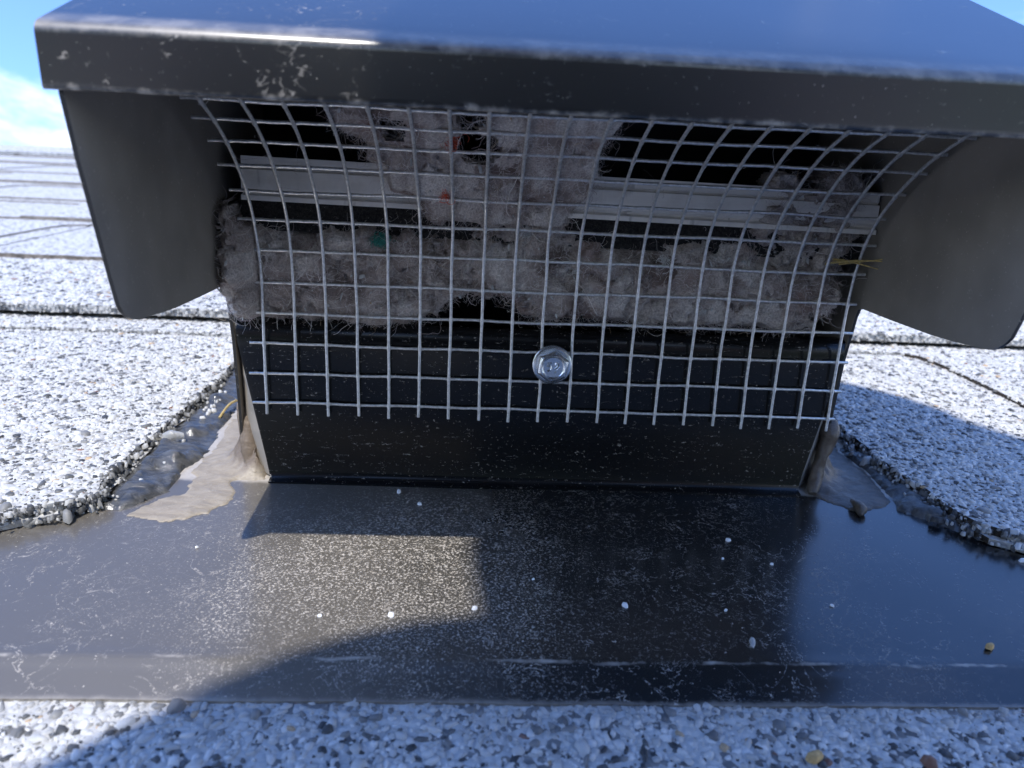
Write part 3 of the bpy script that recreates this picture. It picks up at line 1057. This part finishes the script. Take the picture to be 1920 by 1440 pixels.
levels = [(3.55, 0.5, 1), (3.52, 2.55, 1), (3.40, 2.85, 0.8), (2.95, 3.15, 0.25), (2.62, 3.2, 0), (2.45, 3.05, 0), (2.2, 2.9, 0), (1.0, 2.86, 0)]
V, F = [], []
for R, h, hx in levels:
    for s in range(seg):
        a = 2 * math.pi * s / seg
        r = hex_at(a, R) * hx + R * 0.93 * (1 - hx) if hx else R * 0.93
        V.append(tuple(E1 * (r * math.cos(a)) + E2 * (r * math.sin(a)) + AX * h))
for i in range(len(levels) - 1):
    for s in range(seg):
        a, b = i * seg + s, i * seg + (s + 1) % seg
        F.append((a, b, b + seg, a + seg))
F.append(tuple(range((len(levels) - 1) * seg, len(levels) * seg)))
obj("hex_head", np.array(V) + SC, F, M_zinc, screw, SC)
# raised stamp on the head
strokes = [[(-0.35, 0.95), (-1.15, 0.80), (-1.25, 0.25), (-0.65, 0.28), (-0.42, -0.15), (-0.62, -0.62), (-1.25, -0.82)],
           [(0.25, 0.62), (0.62, 0.98), (1.08, 0.80), (1.05, 0.30), (0.30, -0.35), (0.85, -0.28), (1.35, 0.12)],
           [(0.42, -0.85), (0.50, -0.95), (0.58, -0.85)]]
parts = []
for st in strokes:
    P = [E1 * x + E2 * y + AX * 2.95 for x, y in st]
    parts.append(tube([tuple(p) for p in P], 0.23, 6))
V, F = join(parts)
obj("stamped_mark", np.array(V) + SC, F, M_zinc, screw, SC, smooth=True)

# ------------------------------------------------------------------ lint behind the screen
BAND = [(-68.3, 56.8), (-66.7, 62.0), (-63.4, 62.1), (-61.5, 56.6), (-59.5, 55.2), (-50.7, 54.8), (-42.3, 56.0), (-33.9, 57.8), (-25.5, 56.9), (-14.9, 58.1), (3.4, 56.8), (10.0, 55.4), (16.2, 54.9),
        (18.4, 52.6), (20.6, 52.6), (22.5, 55.2), (37.2, 56.6), (38.8, 60.9), (40.5, 63.5), (46.2, 65.0), (57.0, 66.0), (62.0, 64.5), (64.4, 60.0), (63.5, 53.3), (61.2, 48.4), (62.4, 42.0), (59.1, 38.1), (51.8, 36.4),
        (40.1, 36.6), (24.1, 36.0), (11.9, 36.4), (5.0, 38.0), (-1.2, 36.9), (-6.5, 38.2), (-8.3, 41.0), (-15.5, 41.3), (-22.0, 39.9), (-22.9, 36.6), (-30.0, 35.2), (-35.5, 34.6), (-42.9, 35.1),
        (-51.6, 35.2), (-61.7, 34.7), (-64.6, 35.6), (-64.9, 42.6), (-65.2, 50.1)]
BAND = [(max(-64.9, x), z) for x, z in BAND]
COLM = [(-41.5, 79), (-40.8, 72.5), (-36.8, 70.9), (-37.7, 67.7), (-33.6, 66.7), (-33.0, 61.9), (-28.1, 60.3), (-24.4, 54.0), (3.5, 53.2), (3.7, 59.1), (6.6, 62.9), (8.1, 66.5), (7.3, 71.5), (10.1, 77.8), (9.8, 82)]
CLUMP = [(41, 66.8), (42.5, 69.6), (46, 70.0), (48.5, 68.0), (52, 70.3), (57, 71.2), (60.5, 68.8), (61.8, 65.5), (52, 64.3), (44, 64.5)]
lint = thing("lint", "grey felted dryer lint packed behind the wire mesh in the mouth of the vent", "lint", (0, 3, 36))
LB = (0, 3, 36)
gx, gz = np.meshgrid(np.arange(-66, 66.01, 0.42), np.arange(33.6, 82.01, 0.42))
edge_n = fnoise(gx, gz, 0.22, 1, 3) * 1.5 + fnoise(gx, gz, 0.9, 2, 2) * 0.7
sd = np.maximum(np.maximum(sdist(gx, gz, BAND), sdist(gx, gz, COLM)), sdist(gx, gz, CLUMP) - 0.4) + edge_n * 0.8
NBLOB = 420
bx = rng.uniform(-66, 66, NBLOB)
bz = rng.uniform(34, 81, NBLOB)
br = rng.uniform(1.6, 5.2, NBLOB) ** 1.0
bt = np.clip(rng.normal(0.5, 0.24, NBLOB), 0, 1)
puff = np.zeros(gx.shape)
tone = np.full(gx.shape, 0.5)
wx = gx + fnoise(gx, gz, 0.3, 31, 4) * 2.6
wz = gz + fnoise(gx, gz, 0.3, 33, 4) * 2.2
for a, b, c, d in zip(bx, bz, br, bt):
    h = c * 0.62 * np.sqrt(np.clip(1 - ((wx - a) ** 2 + ((wz - b) * 1.25) ** 2) / c ** 2, 0, 1))
    m_ = h > puff
    puff[m_] = h[m_]
    tone[m_] = d
lump = puff * 0.85 - 0.9 + fnoise(gx, gz, 0.35, 41, 4) * 0.9 + fnoise(gx, gz, 0.09, 5, 2) * 1.2 + fnoise(gx, gz, 1.1, 8, 3) * 0.5
mesh_u = np.interp(gz, ROWS[::-1, 1], ROWS[::-1, 0])
round_ = np.sqrt(np.clip(sd / 4.5, 0, 1))
front = 6.2 - 3.6 * round_ - lump * 1.15 * np.clip(sd / 2, 0.25, 1) - 2.0 * np.clip((gz - 56) / 20, 0, 1)
bulge = np.clip((-57.6 - gx) / 5.0, 0, 1) * np.clip((gz - 34.5) / 6, 0, 1) * np.clip((63.0 - gz) / 6, 0, 1)
front = front - 8.0 * bulge
lim = np.where(gz < 36.2, 3.2, mesh_u + 0.9)
lim = np.where(gx < -59.2, np.minimum(lim, 2.0 - 10.5 * bulge), lim)
colm = np.clip(sdist(gx, gz, COLM) / 2.0, 0, 1) * (gz > 55)
front = np.where(gz > 57, np.minimum(front, front * (1 - colm) + colm * (mesh_u + 1.6 - lump * 0.7)), front)
clum = np.clip((sdist(gx, gz, CLUMP) + 1.0) / 2.0, 0, 1)
front = front * (1 - clum) + clum * (0.2 - lump * 0.8)
front = np.maximum(front, lim)
# two worn holes where the dark shows through
for hx, hz, hr in ((-15.8, 71.5, 2.6), (-39.2, 69.5, 1.6), (19.5, 54.0, 1.7), (50, 66.5, 1.3), (-62.6, 59.8, 1.0), (57.5, 40.0, 1.6), (-30.5, 74.0, 1.5), (-17.0, 76.0, 2.0)):
    sd = np.minimum(sd, np.hypot((gx - hx) / 1.5, gz - hz) - hr + edge_n * 0.6)
ok = sd > 0
idx = -np.ones(gx.shape, int)
need = ok.copy()
cell = ok[:-1, :-1] & ok[1:, :-1] & ok[:-1, 1:] & ok[1:, 1:]
used = np.zeros(gx.shape, bool)
used[:-1, :-1] |= cell
used[1:, :-1] |= cell
used[:-1, 1:] |= cell
used[1:, 1:] |= cell
idx[used] = np.arange(used.sum())
V = np.stack([gx[used], front[used], gz[used]], 1)
jj, ii = np.nonzero(cell)
F = np.stack([idx[jj, ii], idx[jj, ii + 1], idx[jj + 1, ii + 1], idx[jj + 1, ii]], 1)
nb = len(V)
Vb = V.copy()
Vb[:, 1] = np.maximum(Vb[:, 1] + 4.5, 8.0)
Fb = F[:, ::-1] + nb
ec = {}
for f in F:
    for a, b in zip(f, np.roll(f, -1)):
        ec[(a, b)] = 1
side = [(b, a, a + nb, b + nb) for a, b in ec if (b, a) not in ec]
lm = obj("lint_mat", np.vstack([V, Vb]), [tuple(f) for f in F] + [tuple(f) for f in Fb] + side, M_lint, lint, LB, smooth=True)


at_ = lm.data.attributes.new('tone', 'FLOAT', 'POINT')
at_.data.foreach_set('value', np.concatenate([tone[used], tone[used]]).astype(np.float32))


def fibres(name, starts, npts, step, rad, curl, lift, mat, parent, base):
    n = len(starts)
    P = np.zeros((n, npts, 3))
    P[:, 0] = starts
    d = rng.normal(size=(n, 3)) * np.array([1, 0.45, 0.8])
    d[:, 1] -= lift
    d /= np.linalg.norm(d, axis=1)[:, None]
    st = step * np.exp(rng.normal(0, 0.35, (n, 1)))
    axis = rng.normal(size=(n, 3))
    axis /= np.linalg.norm(axis, axis=1)[:, None]
    for k in range(1, npts):
        d = d + np.cross(axis, d) * curl + rng.normal(0, 0.25, (n, 3)) + np.array([0, 0.12, 0])
        d /= np.linalg.norm(d, axis=1)[:, None]
        P[:, k] = P[:, k - 1] + d * st
    hc = bpy.data.hair_curves.new(name)
    hc.add_curves([npts] * n)
    hc.attributes['position'].data.foreach_set('vector', ((P - np.array(base)) * MM).astype(np.float32).ravel())
    ra = hc.attributes.get('radius') or hc.attributes.new('radius', 'FLOAT', 'POINT')
    rr = np.repeat(rad * np.exp(rng.normal(0, 0.3, n)), npts) * MM
    ra.data.foreach_set('value', rr.astype(np.float32))
    hc.materials.append(mat)
    o = bpy.data.objects.new(name, hc)
    COL.objects.link(o)
    o.parent = parent
    o['kind'] = 'stuff'
    return o


pick = rng.integers(0, nb, 14000)
fibres("fibres", V[pick] + np.array([0, 0.05, 0]), 8, 0.40, 0.018, 0.30, -0.05, M_fibre, lint, LB)
rim = np.nonzero((sd[used] < 1.6))[0]
pick = rng.choice(rim, 2800)
fibres("fibres", V[pick] + np.array([0, 0.8, 0]), 9, 0.34, 0.016, 0.35, 0.0, M_fibre, lint, LB)
pick = rng.integers(0, nb, 170)
fibres("fibres", V[pick] + np.array([0, -0.2, 0]), 14, 0.65, 0.034, 0.08, 0.22, M_fibre, lint, LB)
wp = np.array([(rng.choice(XS) + rng.normal(0, 0.5), 0, rng.uniform(36, 78)) for _ in range(110)])
wp[:, 1] = np.interp(wp[:, 2], ROWS[::-1, 1], ROWS[::-1, 0]) - 0.2
fibres("fibres", wp, 10, 0.5, 0.02, 0.2, 0.0, M_fibre, lint, LB)
fl_i = rng.integers(0, nb, 150)
flm = rocks(V[fl_i] + np.array([0, -0.3, 0]) - np.array(LB), 0.22 * np.exp(rng.normal(0, 0.4, 150)), 0.5, True, rng.uniform(0.3, 1.0, 150), 0.9)
flm.name = "flecks"
put("flecks", flm, lint, kind='stuff')
# soft flocks and pale bits pressed in the lint
for x, z, r in ((-47.5, 45, 2.6), (23.5, 50.6, 1.5), (-30, 51, 1.6), (-12, 64, 2.2), (-26, 47, 1.8), (6, 48, 1.5), (44, 47, 1.6), (30, 45.5, 1.8), (-5, 55, 1.4), (-58, 47, 1.7), (33, 41, 1.3), (57, 42, 1.8)):
    u = float(front[int((z - 33.6) / 0.42), int((x + 66) / 0.42)])
    P = np.array([[x, u + 0.5, z]]) + rng.normal(0, 1, (260, 3)) * np.array([r * 0.5, 0.35, r * 0.35])
    fibres("flock", P, 6, 0.36, 0.034, 0.8, 0.3, M_white if r < 1.55 else M_fibre, lint, LB)


def fluff(name, label, cat, x, z, n, r, mat, rad=0.05):
    u = float(front[int((z - 33.6) / 0.42), int((x + 66) / 0.42)]) - 0.35
    t = thing(name, label, cat, (x, u, z))
    P = np.array([[x, u, z]]) + rng.normal(0, 1, (n, 3)) * np.array([r, 0.25, r * 0.7])
    o = fibres("fibres", P, 7, 0.32, rad, 0.8, 0.3, mat, t, (x, u, z))
    return t


fluff("teal_tuft", "small teal green tuft of fluff caught in the lower left lint", "fluff", -34.2, 52.6, 200, 0.6, M_teal)
fluff("orange_tuft", "orange red tuft of fluff in the upper middle of the lint column", "fluff", -20.0, 72.4, 70, 0.5, M_orange, 0.03)
fluff("orange_tuft", "smaller orange tuft of fluff lower in the lint column, under the other", "fluff", -21.8, 62.4, 55, 0.4, M_orange, 0.03)
ring = [(-16.6 + 0.55 * math.cos(a) + 0.12 * a, 0.2 - 0.1 * a, 75.4 + 0.85 * math.sin(a)) for a in np.linspace(0.3, 6.8, 22)]
V, F = tube(ring, 0.2, 6)
tag(obj("thread_curl", V, F, M_white, None, (-16.6, 0, 75.4), True), "tiny white curl of thread hanging at the top of the lint", "thread")
parts = []
for k, (a, b) in enumerate((((56, 1.6, 51.6), (66.5, -3.5, 53.2)), ((57.5, 1.4, 52.2), (65.2, -2.5, 52.0)), ((59, 1.6, 51.2), (67.3, -4.2, 55.0)))):
    pa, pb = np.array(a), np.array(b)
    pts = [pa + (pb - pa) * s + np.array([0, 0, 0.5 * math.sin(3 * s + k)]) for s in np.linspace(0, 1, 8)]
    parts.append(tube(pts, np.linspace(0.28, 0.1, 8) * (1 if k != 2 else 0.8), 6))
V, F = join(parts)
tag(obj("grass_stalk", V, F, M_straw, None, (58, 1.6, 51.6), True), "dry yellow grass stalk poking out of the lint at its right edge", "dry grass")

# ------------------------------------------------------------------ sealant
def patch(poly, h, edge, res, seed, surf, wav=0.4, ring_fn=None):
    xs_ = [p[0] for p in poly]
    us_ = [p[1] for p in poly]
    X, U = np.meshgrid(np.arange(min(xs_) - 1, max(xs_) + 1, res), np.arange(min(us_) - 1, max(us_) + 1, res))
    nz = fnoise(X, U, 0.16, seed, 3)
    d = sdist(X, U, poly) + nz * 0.9 + fnoise(X, U, 0.7, seed + 1, 2) * 0.45
    H = h * np.sqrt(np.clip(d / edge, 0, 1)) * (0.75 + wav * fnoise(X, U, 0.13, seed + 3, 3))
    if ring_fn is not None:
        H = H + ring_fn(X, U) * np.clip(d / 1.0, 0, 1)
    S_ = np.array([surf(a, b) for a, b in zip(X.ravel(), U.ravel())]).reshape(X.shape)
    Z = S_ + np.where(d > 0, 0.08 + np.maximum(H, 0), -0.3)
    ok_ = d > -res * 1.6
    c = ok_[:-1, :-1] & ok_[1:, :-1] & ok_[:-1, 1:] & ok_[1:, 1:]
    u_ = np.zeros(X.shape, bool)
    u_[:-1, :-1] |= c
    u_[1:, :-1] |= c
    u_[:-1, 1:] |= c
    u_[1:, 1:] |= c
    ix = -np.ones(X.shape, int)
    ix[u_] = np.arange(u_.sum())
    j, i = np.nonzero(c)
    F_ = np.stack([ix[j, i], ix[j, i + 1], ix[j + 1, i + 1], ix[j + 1, i]], 1)
    V_ = np.stack([X[u_], U[u_], Z[u_]], 1)
    k_ = len(V_)
    Vb_ = V_.copy()
    Vb_[:, 2] = np.minimum(V_[:, 2] - 0.2, S_[u_] - 0.3)
    return np.vstack([V_, Vb_]), [tuple(f) for f in F_] + [tuple(f[::-1]) for f in F_ + k_]


def lumpy(path, rad, seed, seg=14):
    P = catmull([np.array(p, float) for p in path], 6)
    R = catmull([np.array([r]) for r in rad], 6)[:, 0]
    V, F = tube(P, R, seg)
    V = np.array(V)
    out = []
    for v in V:
        n = vn(v[0], v[1], v[2] + seed, 0.35, 3) * 0.5
        out.append((v[0] + n, v[1] + vn(v[1], v[2], seed, 0.4) * 0.4, v[2] + n * 0.5))
    return out, F


sl = thing("sealant_smear", "sunlit beige sealant smeared round the lower left corner of the box", "sealant", (-70, 0, 1))
SEAL_L = [(-72.8, 34), (-77.0, 32.7), (-75.2, 13.0), (-77.1, 1.7), (-74.0, -0.2), (-74.1, -8.0), (-78.1, -10.1), (-80.5, -14.0), (-81.2, -17.2), (-75.5, -19.0), (-70.7, -18.6), (-66.7, -15.5), (-64.5, -11.0),
          (-64.3, -6.4), (-65.9, -3.4), (-65.1, -1.2), (-59.7, -0.4), (-60.5, 2.5), (-64, 6), (-65.6, 14), (-65.8, 30)]
def fillet(ax, au, bx, bu, h, w_):
    def f_(X, U):
        dx, du = bx - ax, bu - au
        tt = np.clip(((X - ax) * dx + (U - au) * du) / (dx * dx + du * du), 0, 1)
        d_ = np.hypot(X - ax - tt * dx, U - au - tt * du)
        return (0.5 + (h - 0.5) * tt ** 0.8) * np.exp(-(d_ / w_) ** 1.3) * (1 + 0.25 * fnoise(X, U, 0.5, 77, 2))
    return f_


fl_ = fillet(-61.0, 0.6, -65.6, 9.5, 12, 2.4)
V, F = patch(SEAL_L, 0.5, 4.0, 0.4, 4, flange_n, 0.5, lambda X, U: fl_(X, U) + 0.04 * np.sin(np.hypot(X + 62, (U - 6) * 1.2) * 1.9 + 1.2 * fnoise(X, U, 0.12, 3, 2)) * np.clip((-U - 2) / 6, 0, 1))
obj("smear", V, F, M_seal, sl, (-70, 0, 1), True)
V, F = lumpy([(-66.6, 12, 17), (-66.0, 8.5, 13.5), (-64.9, 6.6, 9.5), (-64.2, 5.0, 5.5), (-63.2, 3.0, 2.0), (-62.0, 0.8, 0.9)], [0.6, 1.3, 1.7, 1.8, 1.5, 0.8], 3)
obj("bead", V, F, M_seal, sl, (-70, 0, 1), True)
GLOSS_L = [(-89.0, 72.9), (-88.0, 49.7), (-89.0, 28.2), (-89.6, 16.6), (-89.8, 6.3), (-88.9, -5.2), (-88.0, -14.3), (-84.2, -15.6), (-79.4, -10.4), (-77.6, -6), (-78.0, 1.7), (-76.4, 13.0), (-78.0, 32.7), (-79.2, 48.2), (-84, 64)]
gl = obj("clear_sealant", *patch(GLOSS_L, 1.5, 3.0, 0.6, 9, flange_n, 1.3), M_gloss, None, (-83, 10, 0.5), True)
gl.data.transform(Matrix.Identity(4))
tag(gl, "glossy clear sealant skin filling the gap along the cut shingle left of the box", "sealant")

sr = thing("sealant_smear", "shaded grey brown sealant at the lower right corner of the box", "sealant", (72, 6, 1))
SEAL_R = [(83.4, 42.3), (82.5, 33.6), (79.2, 22.8), (80.5, 13.1), (79.4, 7.5), (79.5, 0.9), (78.2, -3.5), (75.0, -6.6), (71.4, -8.6), (67.7, -8.3), (64.6, -5.2), (60.6, -0.4), (61.5, 2.6), (65.6, 7), (66.2, 12.7), (67, 25.8), (74, 40)]
V, F = patch(SEAL_R, 0.8, 4.5, 0.4, 14, flange_n, 0.6, fillet(60.8, 0.2, 65.8, 9.0, 12, 2.8))
obj("smear", V, F, M_seal_r, sr, (72, 6, 1), True)
V, F = lumpy([(67.3, 9, 14.0), (66.4, 6.0, 13.4), (65.3, 4.2, 10.5), (64.2, 3.0, 7.5), (63.2, 1.8, 4.5), (62.4, 0.3, 2.2), (61.6, -1.6, 0.8)], [1.2, 2.3, 1.7, 1.4, 1.5, 1.5, 0.8], 8)
obj("bead", V, F, M_seal_r, sr, (72, 6, 1), True)
V, F = lumpy([(68.4, -5.6, 1.5), (68.5, -7.6, 1.7), (68.3, -9.6, 1.3), (67.6, -11.2, 0.8)], [0.5, 1.0, 1.25, 0.4], 12)
obj("crumb", V, F, M_seal_r, sr, (72, 6, 1), True)
tag(obj("clear_sealant", *patch([(84.6, 38), (83.2, 28), (80.0, 24), (81, 12), (80, 4), (80, -3), (77.4, -7.4), (80, -9.4), (85, -15.5), (90, -21.5), (97, -25.4), (99, -23), (92, -18), (87.5, -12), (86.6, -2), (85, 12), (85, 25)],
                                1.5, 2.4, 0.6, 21, flange_n, 1.4), M_gloss, None, (84, 5, 0.5), True), "dark glossy sealant under the ragged shingle edge right of the box", "sealant")
V, F = lumpy([(-101.5, -22.5, 1.2), (-98.9, -20.6, 1.4), (-96.2, -18.6, 1.4), (-93.2, -17.6, 1.2)], [0.7, 1.05, 0.85, 0.5], 31)
tag(obj("silicone_bead", V, F, M_clear, None, (-97, -19.5, 1.3), True), "short shiny bead of clear silicone under the left shingle end", "sealant")
V, F = lumpy([(-87.9, 16.2, 2.2), (-85.6, 16.6, 2.6), (-83.4, 17.2, 2.3)], [0.9, 1.45, 0.9], 41)
tag(obj("silicone_drop", V, F, M_clear, None, (-85.6, 16.6, 1.3), True), "pale clear silicone drop on the glossy sealant left of the box", "sealant")
V, F = lumpy([(29.2, -53.6, 0.4), (29.7, -52.6, 0.75), (30.0, -51.8, 0.6)], [0.3, 0.55, 0.3], 51)
tag(obj("silicone_drop", V, F, M_clear, None, (29.7, -52.6, 0.5), True), "translucent silicone drop near the folded front edge of the flashing", "sealant")
pts = [(-79.6 + 1.0 * s, 31 + 11 * s, 1.6 + 1.2 * math.sin(2.6 * s)) for s in np.linspace(0, 1, 9)]
V, F = tube(pts, 0.32, 6)
tag(obj("pine_needle", V, F, M_straw, None, (-79, 36, 1), True), "short orange brown needle lying on the sealant left of the box", "pine needle")

# ------------------------------------------------------------------ loose grains on the flashing
chips = [(-25.5, -9.8), (-30.4, -4.6), (35.8, -21.9), (-27.2, -47.0), (-13.8, -44.9), (11.3, -43.5), (32.6, -28.6), (41.4, -30.1), (-3.6, -36.3), (47.2, -42.6), (-64.3, -28.1), (-38.3, -47.5), (28.1, -44.5)]
CHIP_LABEL = ["white granule in the dark shadow band, lower of the pair below the front panel",
              "white granule in the dark shadow band, upper of the pair close under the front panel",
              "white granule in the shade right of the sunlit patch, nearest below the front panel",
              "white granule just outside the lower edge of the sunlit dusty patch",
              "white granule in the shade below the right end of the sunlit dusty patch",
              "flat white granule alone in the shaded middle of the flashing, below the screw",
              "tiny white speck close under the shaded granule right of the sunlit patch",
              "tiny white speck where the dark shade meets the blue reflection, nearer the box",
              "tiny white speck in the shade just right of the sunlit dusty patch",
              "tiny white speck on the blue reflection, nearest the dark shade",
              "tiny white speck on the sunlit flashing below the beige sealant smear",
              "tiny white speck on the soft lower edge of the sunlit patch, left of its middle",
              "tiny white speck in the shade up-slope of the translucent silicone drop"]
big = {0, 1, 2, 3, 4, 5}
chip_me = []
for k in range(4):
    me = rocks(np.zeros((1, 3)), [0.75], 0.4, True, np.array([0.9]))
    me.materials[0] = M_pale
    chip_me.append(me)
for k, (x, u) in enumerate(chips):
    o = put("loose_granule", chip_me[k % 4], None, (x, u, flange_n(x, u) + 0.25))
    s = 0.72 if k in big else 0.42
    o.scale = (s * 1.1, s * 0.9, s)
    o.rotation_euler.rotate_axis('Z', k * 1.7)
    tag(o, CHIP_LABEL[k], "granule", "white granules loose on the flashing")
o = put("loose_granule", chip_me[2], None, (92.6, -27.0, flange_n(92, -27) + 0.45))
o.scale = (1.5, 0.9, 1.0)
tag(o, "larger white granule on the blue reflecting flashing below the right shingle edge", "granule")
V, F = tube([(-44.9, 0.9, 1.9), (-44.4, 0.7, 2.0), (-43.7, 0.4, 2.05), (-43.0, 0.2, 1.9)], [0.25, 0.5, 0.45, 0.2], 8)
tag(obj("seed_husk", V, F, M_pale, None, (-44, 0.5, 1.0), True), "pale oval seed husk at the foot of the front panel", "seed")
me = rocks(np.zeros((1, 3)), [0.75], 0.7, True, np.array([0.99]))
me.materials[0] = M_tan
o = put("loose_granule", me, None, (68.2, -52.9, flange_n(68, -52.9) + 0.35))
tag(o, "ochre yellow granule on the right of the flashing near its folded edge", "granule")
o = put("loose_granule", me, None, (30.8, -73.7, t_low(30.8, -73.7) + 0.9))
o.scale = (1.4, 1.4, 1.2)
tag(o, "tan granule among the white ones of the lowest shingle", "granule")
me = rocks(np.zeros((1, 3)), [1.0], 0.8, True, np.array([0.999]))
o = put("loose_granule", me, None, (45.8, -74.3, t_low(45.8, -74.3) + 0.8))
tag(o, "red brown granule among the white ones of the lowest shingle", "granule")

# ------------------------------------------------------------------ the photographer, kneeling down-slope behind the camera; the shadow on the right is theirs
person = thing("person", "person in grey shirt, khaki trousers and cap kneeling on the roof, holding a phone low", "person", (0, -700, 0))
PB = np.array((0, -700, 0.0))
J = {}
Ed = []


def jnt(name, p, r, parent=None):
    J[name] = (len(J), p, r)
    if parent:
        Ed.append((J[parent][0], J[name][0]))


jnt('pelvis', (40, -760, 250), 120)
jnt('belly', (30, -640, 330), 118, 'pelvis')
jnt('chest', (20, -490, 405), 125, 'belly')
jnt('collar', (5, -385, 440), 78, 'chest')
jnt('neck', (-10, -320, 462), 52, 'collar')
jnt('skull', (-22, -262, 482), 62, 'neck')
jnt('brow', (-26, -205, 492), 66, 'skull')
jnt('chin', (-24, -205, 425), 44, 'brow')
for sd_, s, hx in (('l', -1, -88), ('r', 1, 62)):
    jnt(sd_ + 'shoulder', ((-94, -238, 432) if s < 0 else (160, -380, 418)), 60, 'collar')
    jnt(sd_ + 'elbow', ((-185, -330, 190) if s < 0 else (215, -365, 175)), 44, sd_ + 'shoulder')
    jnt(sd_ + 'wrist', (hx + s * 42, -212, 92), 27, sd_ + 'elbow')
    jnt(sd_ + 'palm', (hx + s * 14, -178, 84), 23, sd_ + 'wrist')
    for fi, (dz, L, du) in enumerate(((26, 34, 4), (12, 40, 8), (-2, 40, 8), (-15, 32, 6))):
        jnt('%sf%da' % (sd_, fi), (hx - s * 4, -163 + du * 0.5, 80 + dz), 8.5, sd_ + 'palm')
        jnt('%sf%db' % (sd_, fi), (hx - s * (4 + L * 0.55), -152 - 6, 78 + dz), 7.5, '%sf%da' % (sd_, fi))
    jnt(sd_ + 'tha', (hx, -182, 62), 10, sd_ + 'palm')
    jnt(sd_ + 'thb', (hx - s * 26, -178, 60), 8.5, sd_ + 'tha')
    jnt(sd_ + 'hip', (40 + s * 105, -770, 205), 92, 'pelvis')
    jnt(sd_ + 'knee', (40 + s * 175, -480, 62), 62, sd_ + 'hip')
    jnt(sd_ + 'ankle', (40 + s * 150, -890, 48), 44, sd_ + 'knee')
    jnt(sd_ + 'toe', (40 + s * 155, -1030, 40), 36, sd_ + 'ankle')
me = bpy.data.meshes.new("body")
me.from_pydata([tuple((np.array(p) - PB) * MM) for _, p, _ in J.values()], Ed, [])
bo = put("body", me, person)
md = bo.modifiers.new("skin", 'SKIN')
md.use_smooth_shade = True
for k, (nm, (i, p, r)) in enumerate(J.items()):
    sv = me.skin_vertices[0].data[i]
    sv.radius = (r * MM, r * MM)
    sv.use_root = nm == 'pelvis'
sb = bo.modifiers.new("smooth", 'SUBSURF')
sb.levels = sb.render_levels = 3
dg = bpy.context.evaluated_depsgraph_get()
ev = bpy.data.meshes.new_from_object(bo.evaluated_get(dg))
bo.modifiers.clear()
bo.data = ev
ev.name = "body"
ev.materials.clear()
for m in (M_shirt, M_person_skin, M_jeans):
    ev.materials.append(m)
zone = {'pelvis': 2, 'neck': 1, 'skull': 1, 'brow': 1, 'chin': 1}
pos = np.array([p for _, p, _ in J.values()])
zn = np.array([1 if (n in ('neck', 'skull', 'brow', 'chin') or n[1:] in ('wrist', 'palm') or n[1:2] == 'f' or n[1:3] == 'th') else 2 if (n == 'pelvis' or n[1:] in ('hip', 'knee', 'ankle', 'toe')) else 0 for n in J])
for f in ev.polygons:
    c = np.array(f.center) / MM + PB
    k = int(zn[np.argmin(((pos - c) ** 2).sum(1))])
    hd = (c - np.array((-8, -330, 458))) @ np.array((-0.17, 0.93, 0.30))
    if k == 1 and c[2] > 300 and (hd < 0 or abs(c[0] + 20) > 75):
        k = 0
    f.material_index = k
    f.use_smooth = True


def ell(c, r, seg=24, rings=14, cut=-2.0):
    bm = bmesh.new()
    bmesh.ops.create_uvsphere(bm, u_segments=seg, v_segments=rings, radius=1)
    V = [(c[0] + v.co.x * r[0], c[1] + v.co.y * r[1], c[2] + max(cut, v.co.z) * r[2]) for v in bm.verts]
    F = [tuple(v.index for v in f.verts) for f in bm.faces]
    bm.free()
    return V, F


V, F = ell((-26, -216, 505), (80, 98, 62), cut=-0.15)
V2, F2 = ell((-26, -150, 497), (62, 52, 8))
V, F = join([(V, F), (V2, F2)])
obj("cap", V, F, M_hair, person, PB, True)
for s in (-1, 1):
    V, F = ell((-26 + s * 24, -153, 478), (6.5, 6, 5), 12, 8)
    obj("eye", V, F, M_pale, person, PB, True)
V, F = ell((-26, -152, 458), (10, 15, 16), 12, 8)
obj("nose", V, F, M_person_skin, person, PB, True)
# phone, its back to the vent, just behind the lens
fw = Vector((q[2][0], q[2][1], q[2][2]))
rt = Vector(q[0])
up = -Vector(q[1])
C0 = Vector(CAMP) - fw * 8
parts = []
V = []
for d in (-4, 4):
    for a in range(24):
        t = 2 * math.pi * a / 24
        cx = 64 if math.cos(t) > 0 else -64
        cy = 27 if math.sin(t) > 0 else -27
        p = C0 + rt * (-3 + cx + 9 * math.cos(t)) + up * (-22 + cy + 9 * math.sin(t)) + fw * d
        V.append(tuple(p))
F = [tuple(range(23, -1, -1)), tuple(range(24, 48))] + [(a, (a + 1) % 24, 24 + (a + 1) % 24, 24 + a) for a in range(24)]
ph = obj("phone", V, F, M_phone, None, tuple(C0))
tag(ph, "dark phone held sideways in both hands of the kneeling person", "phone")
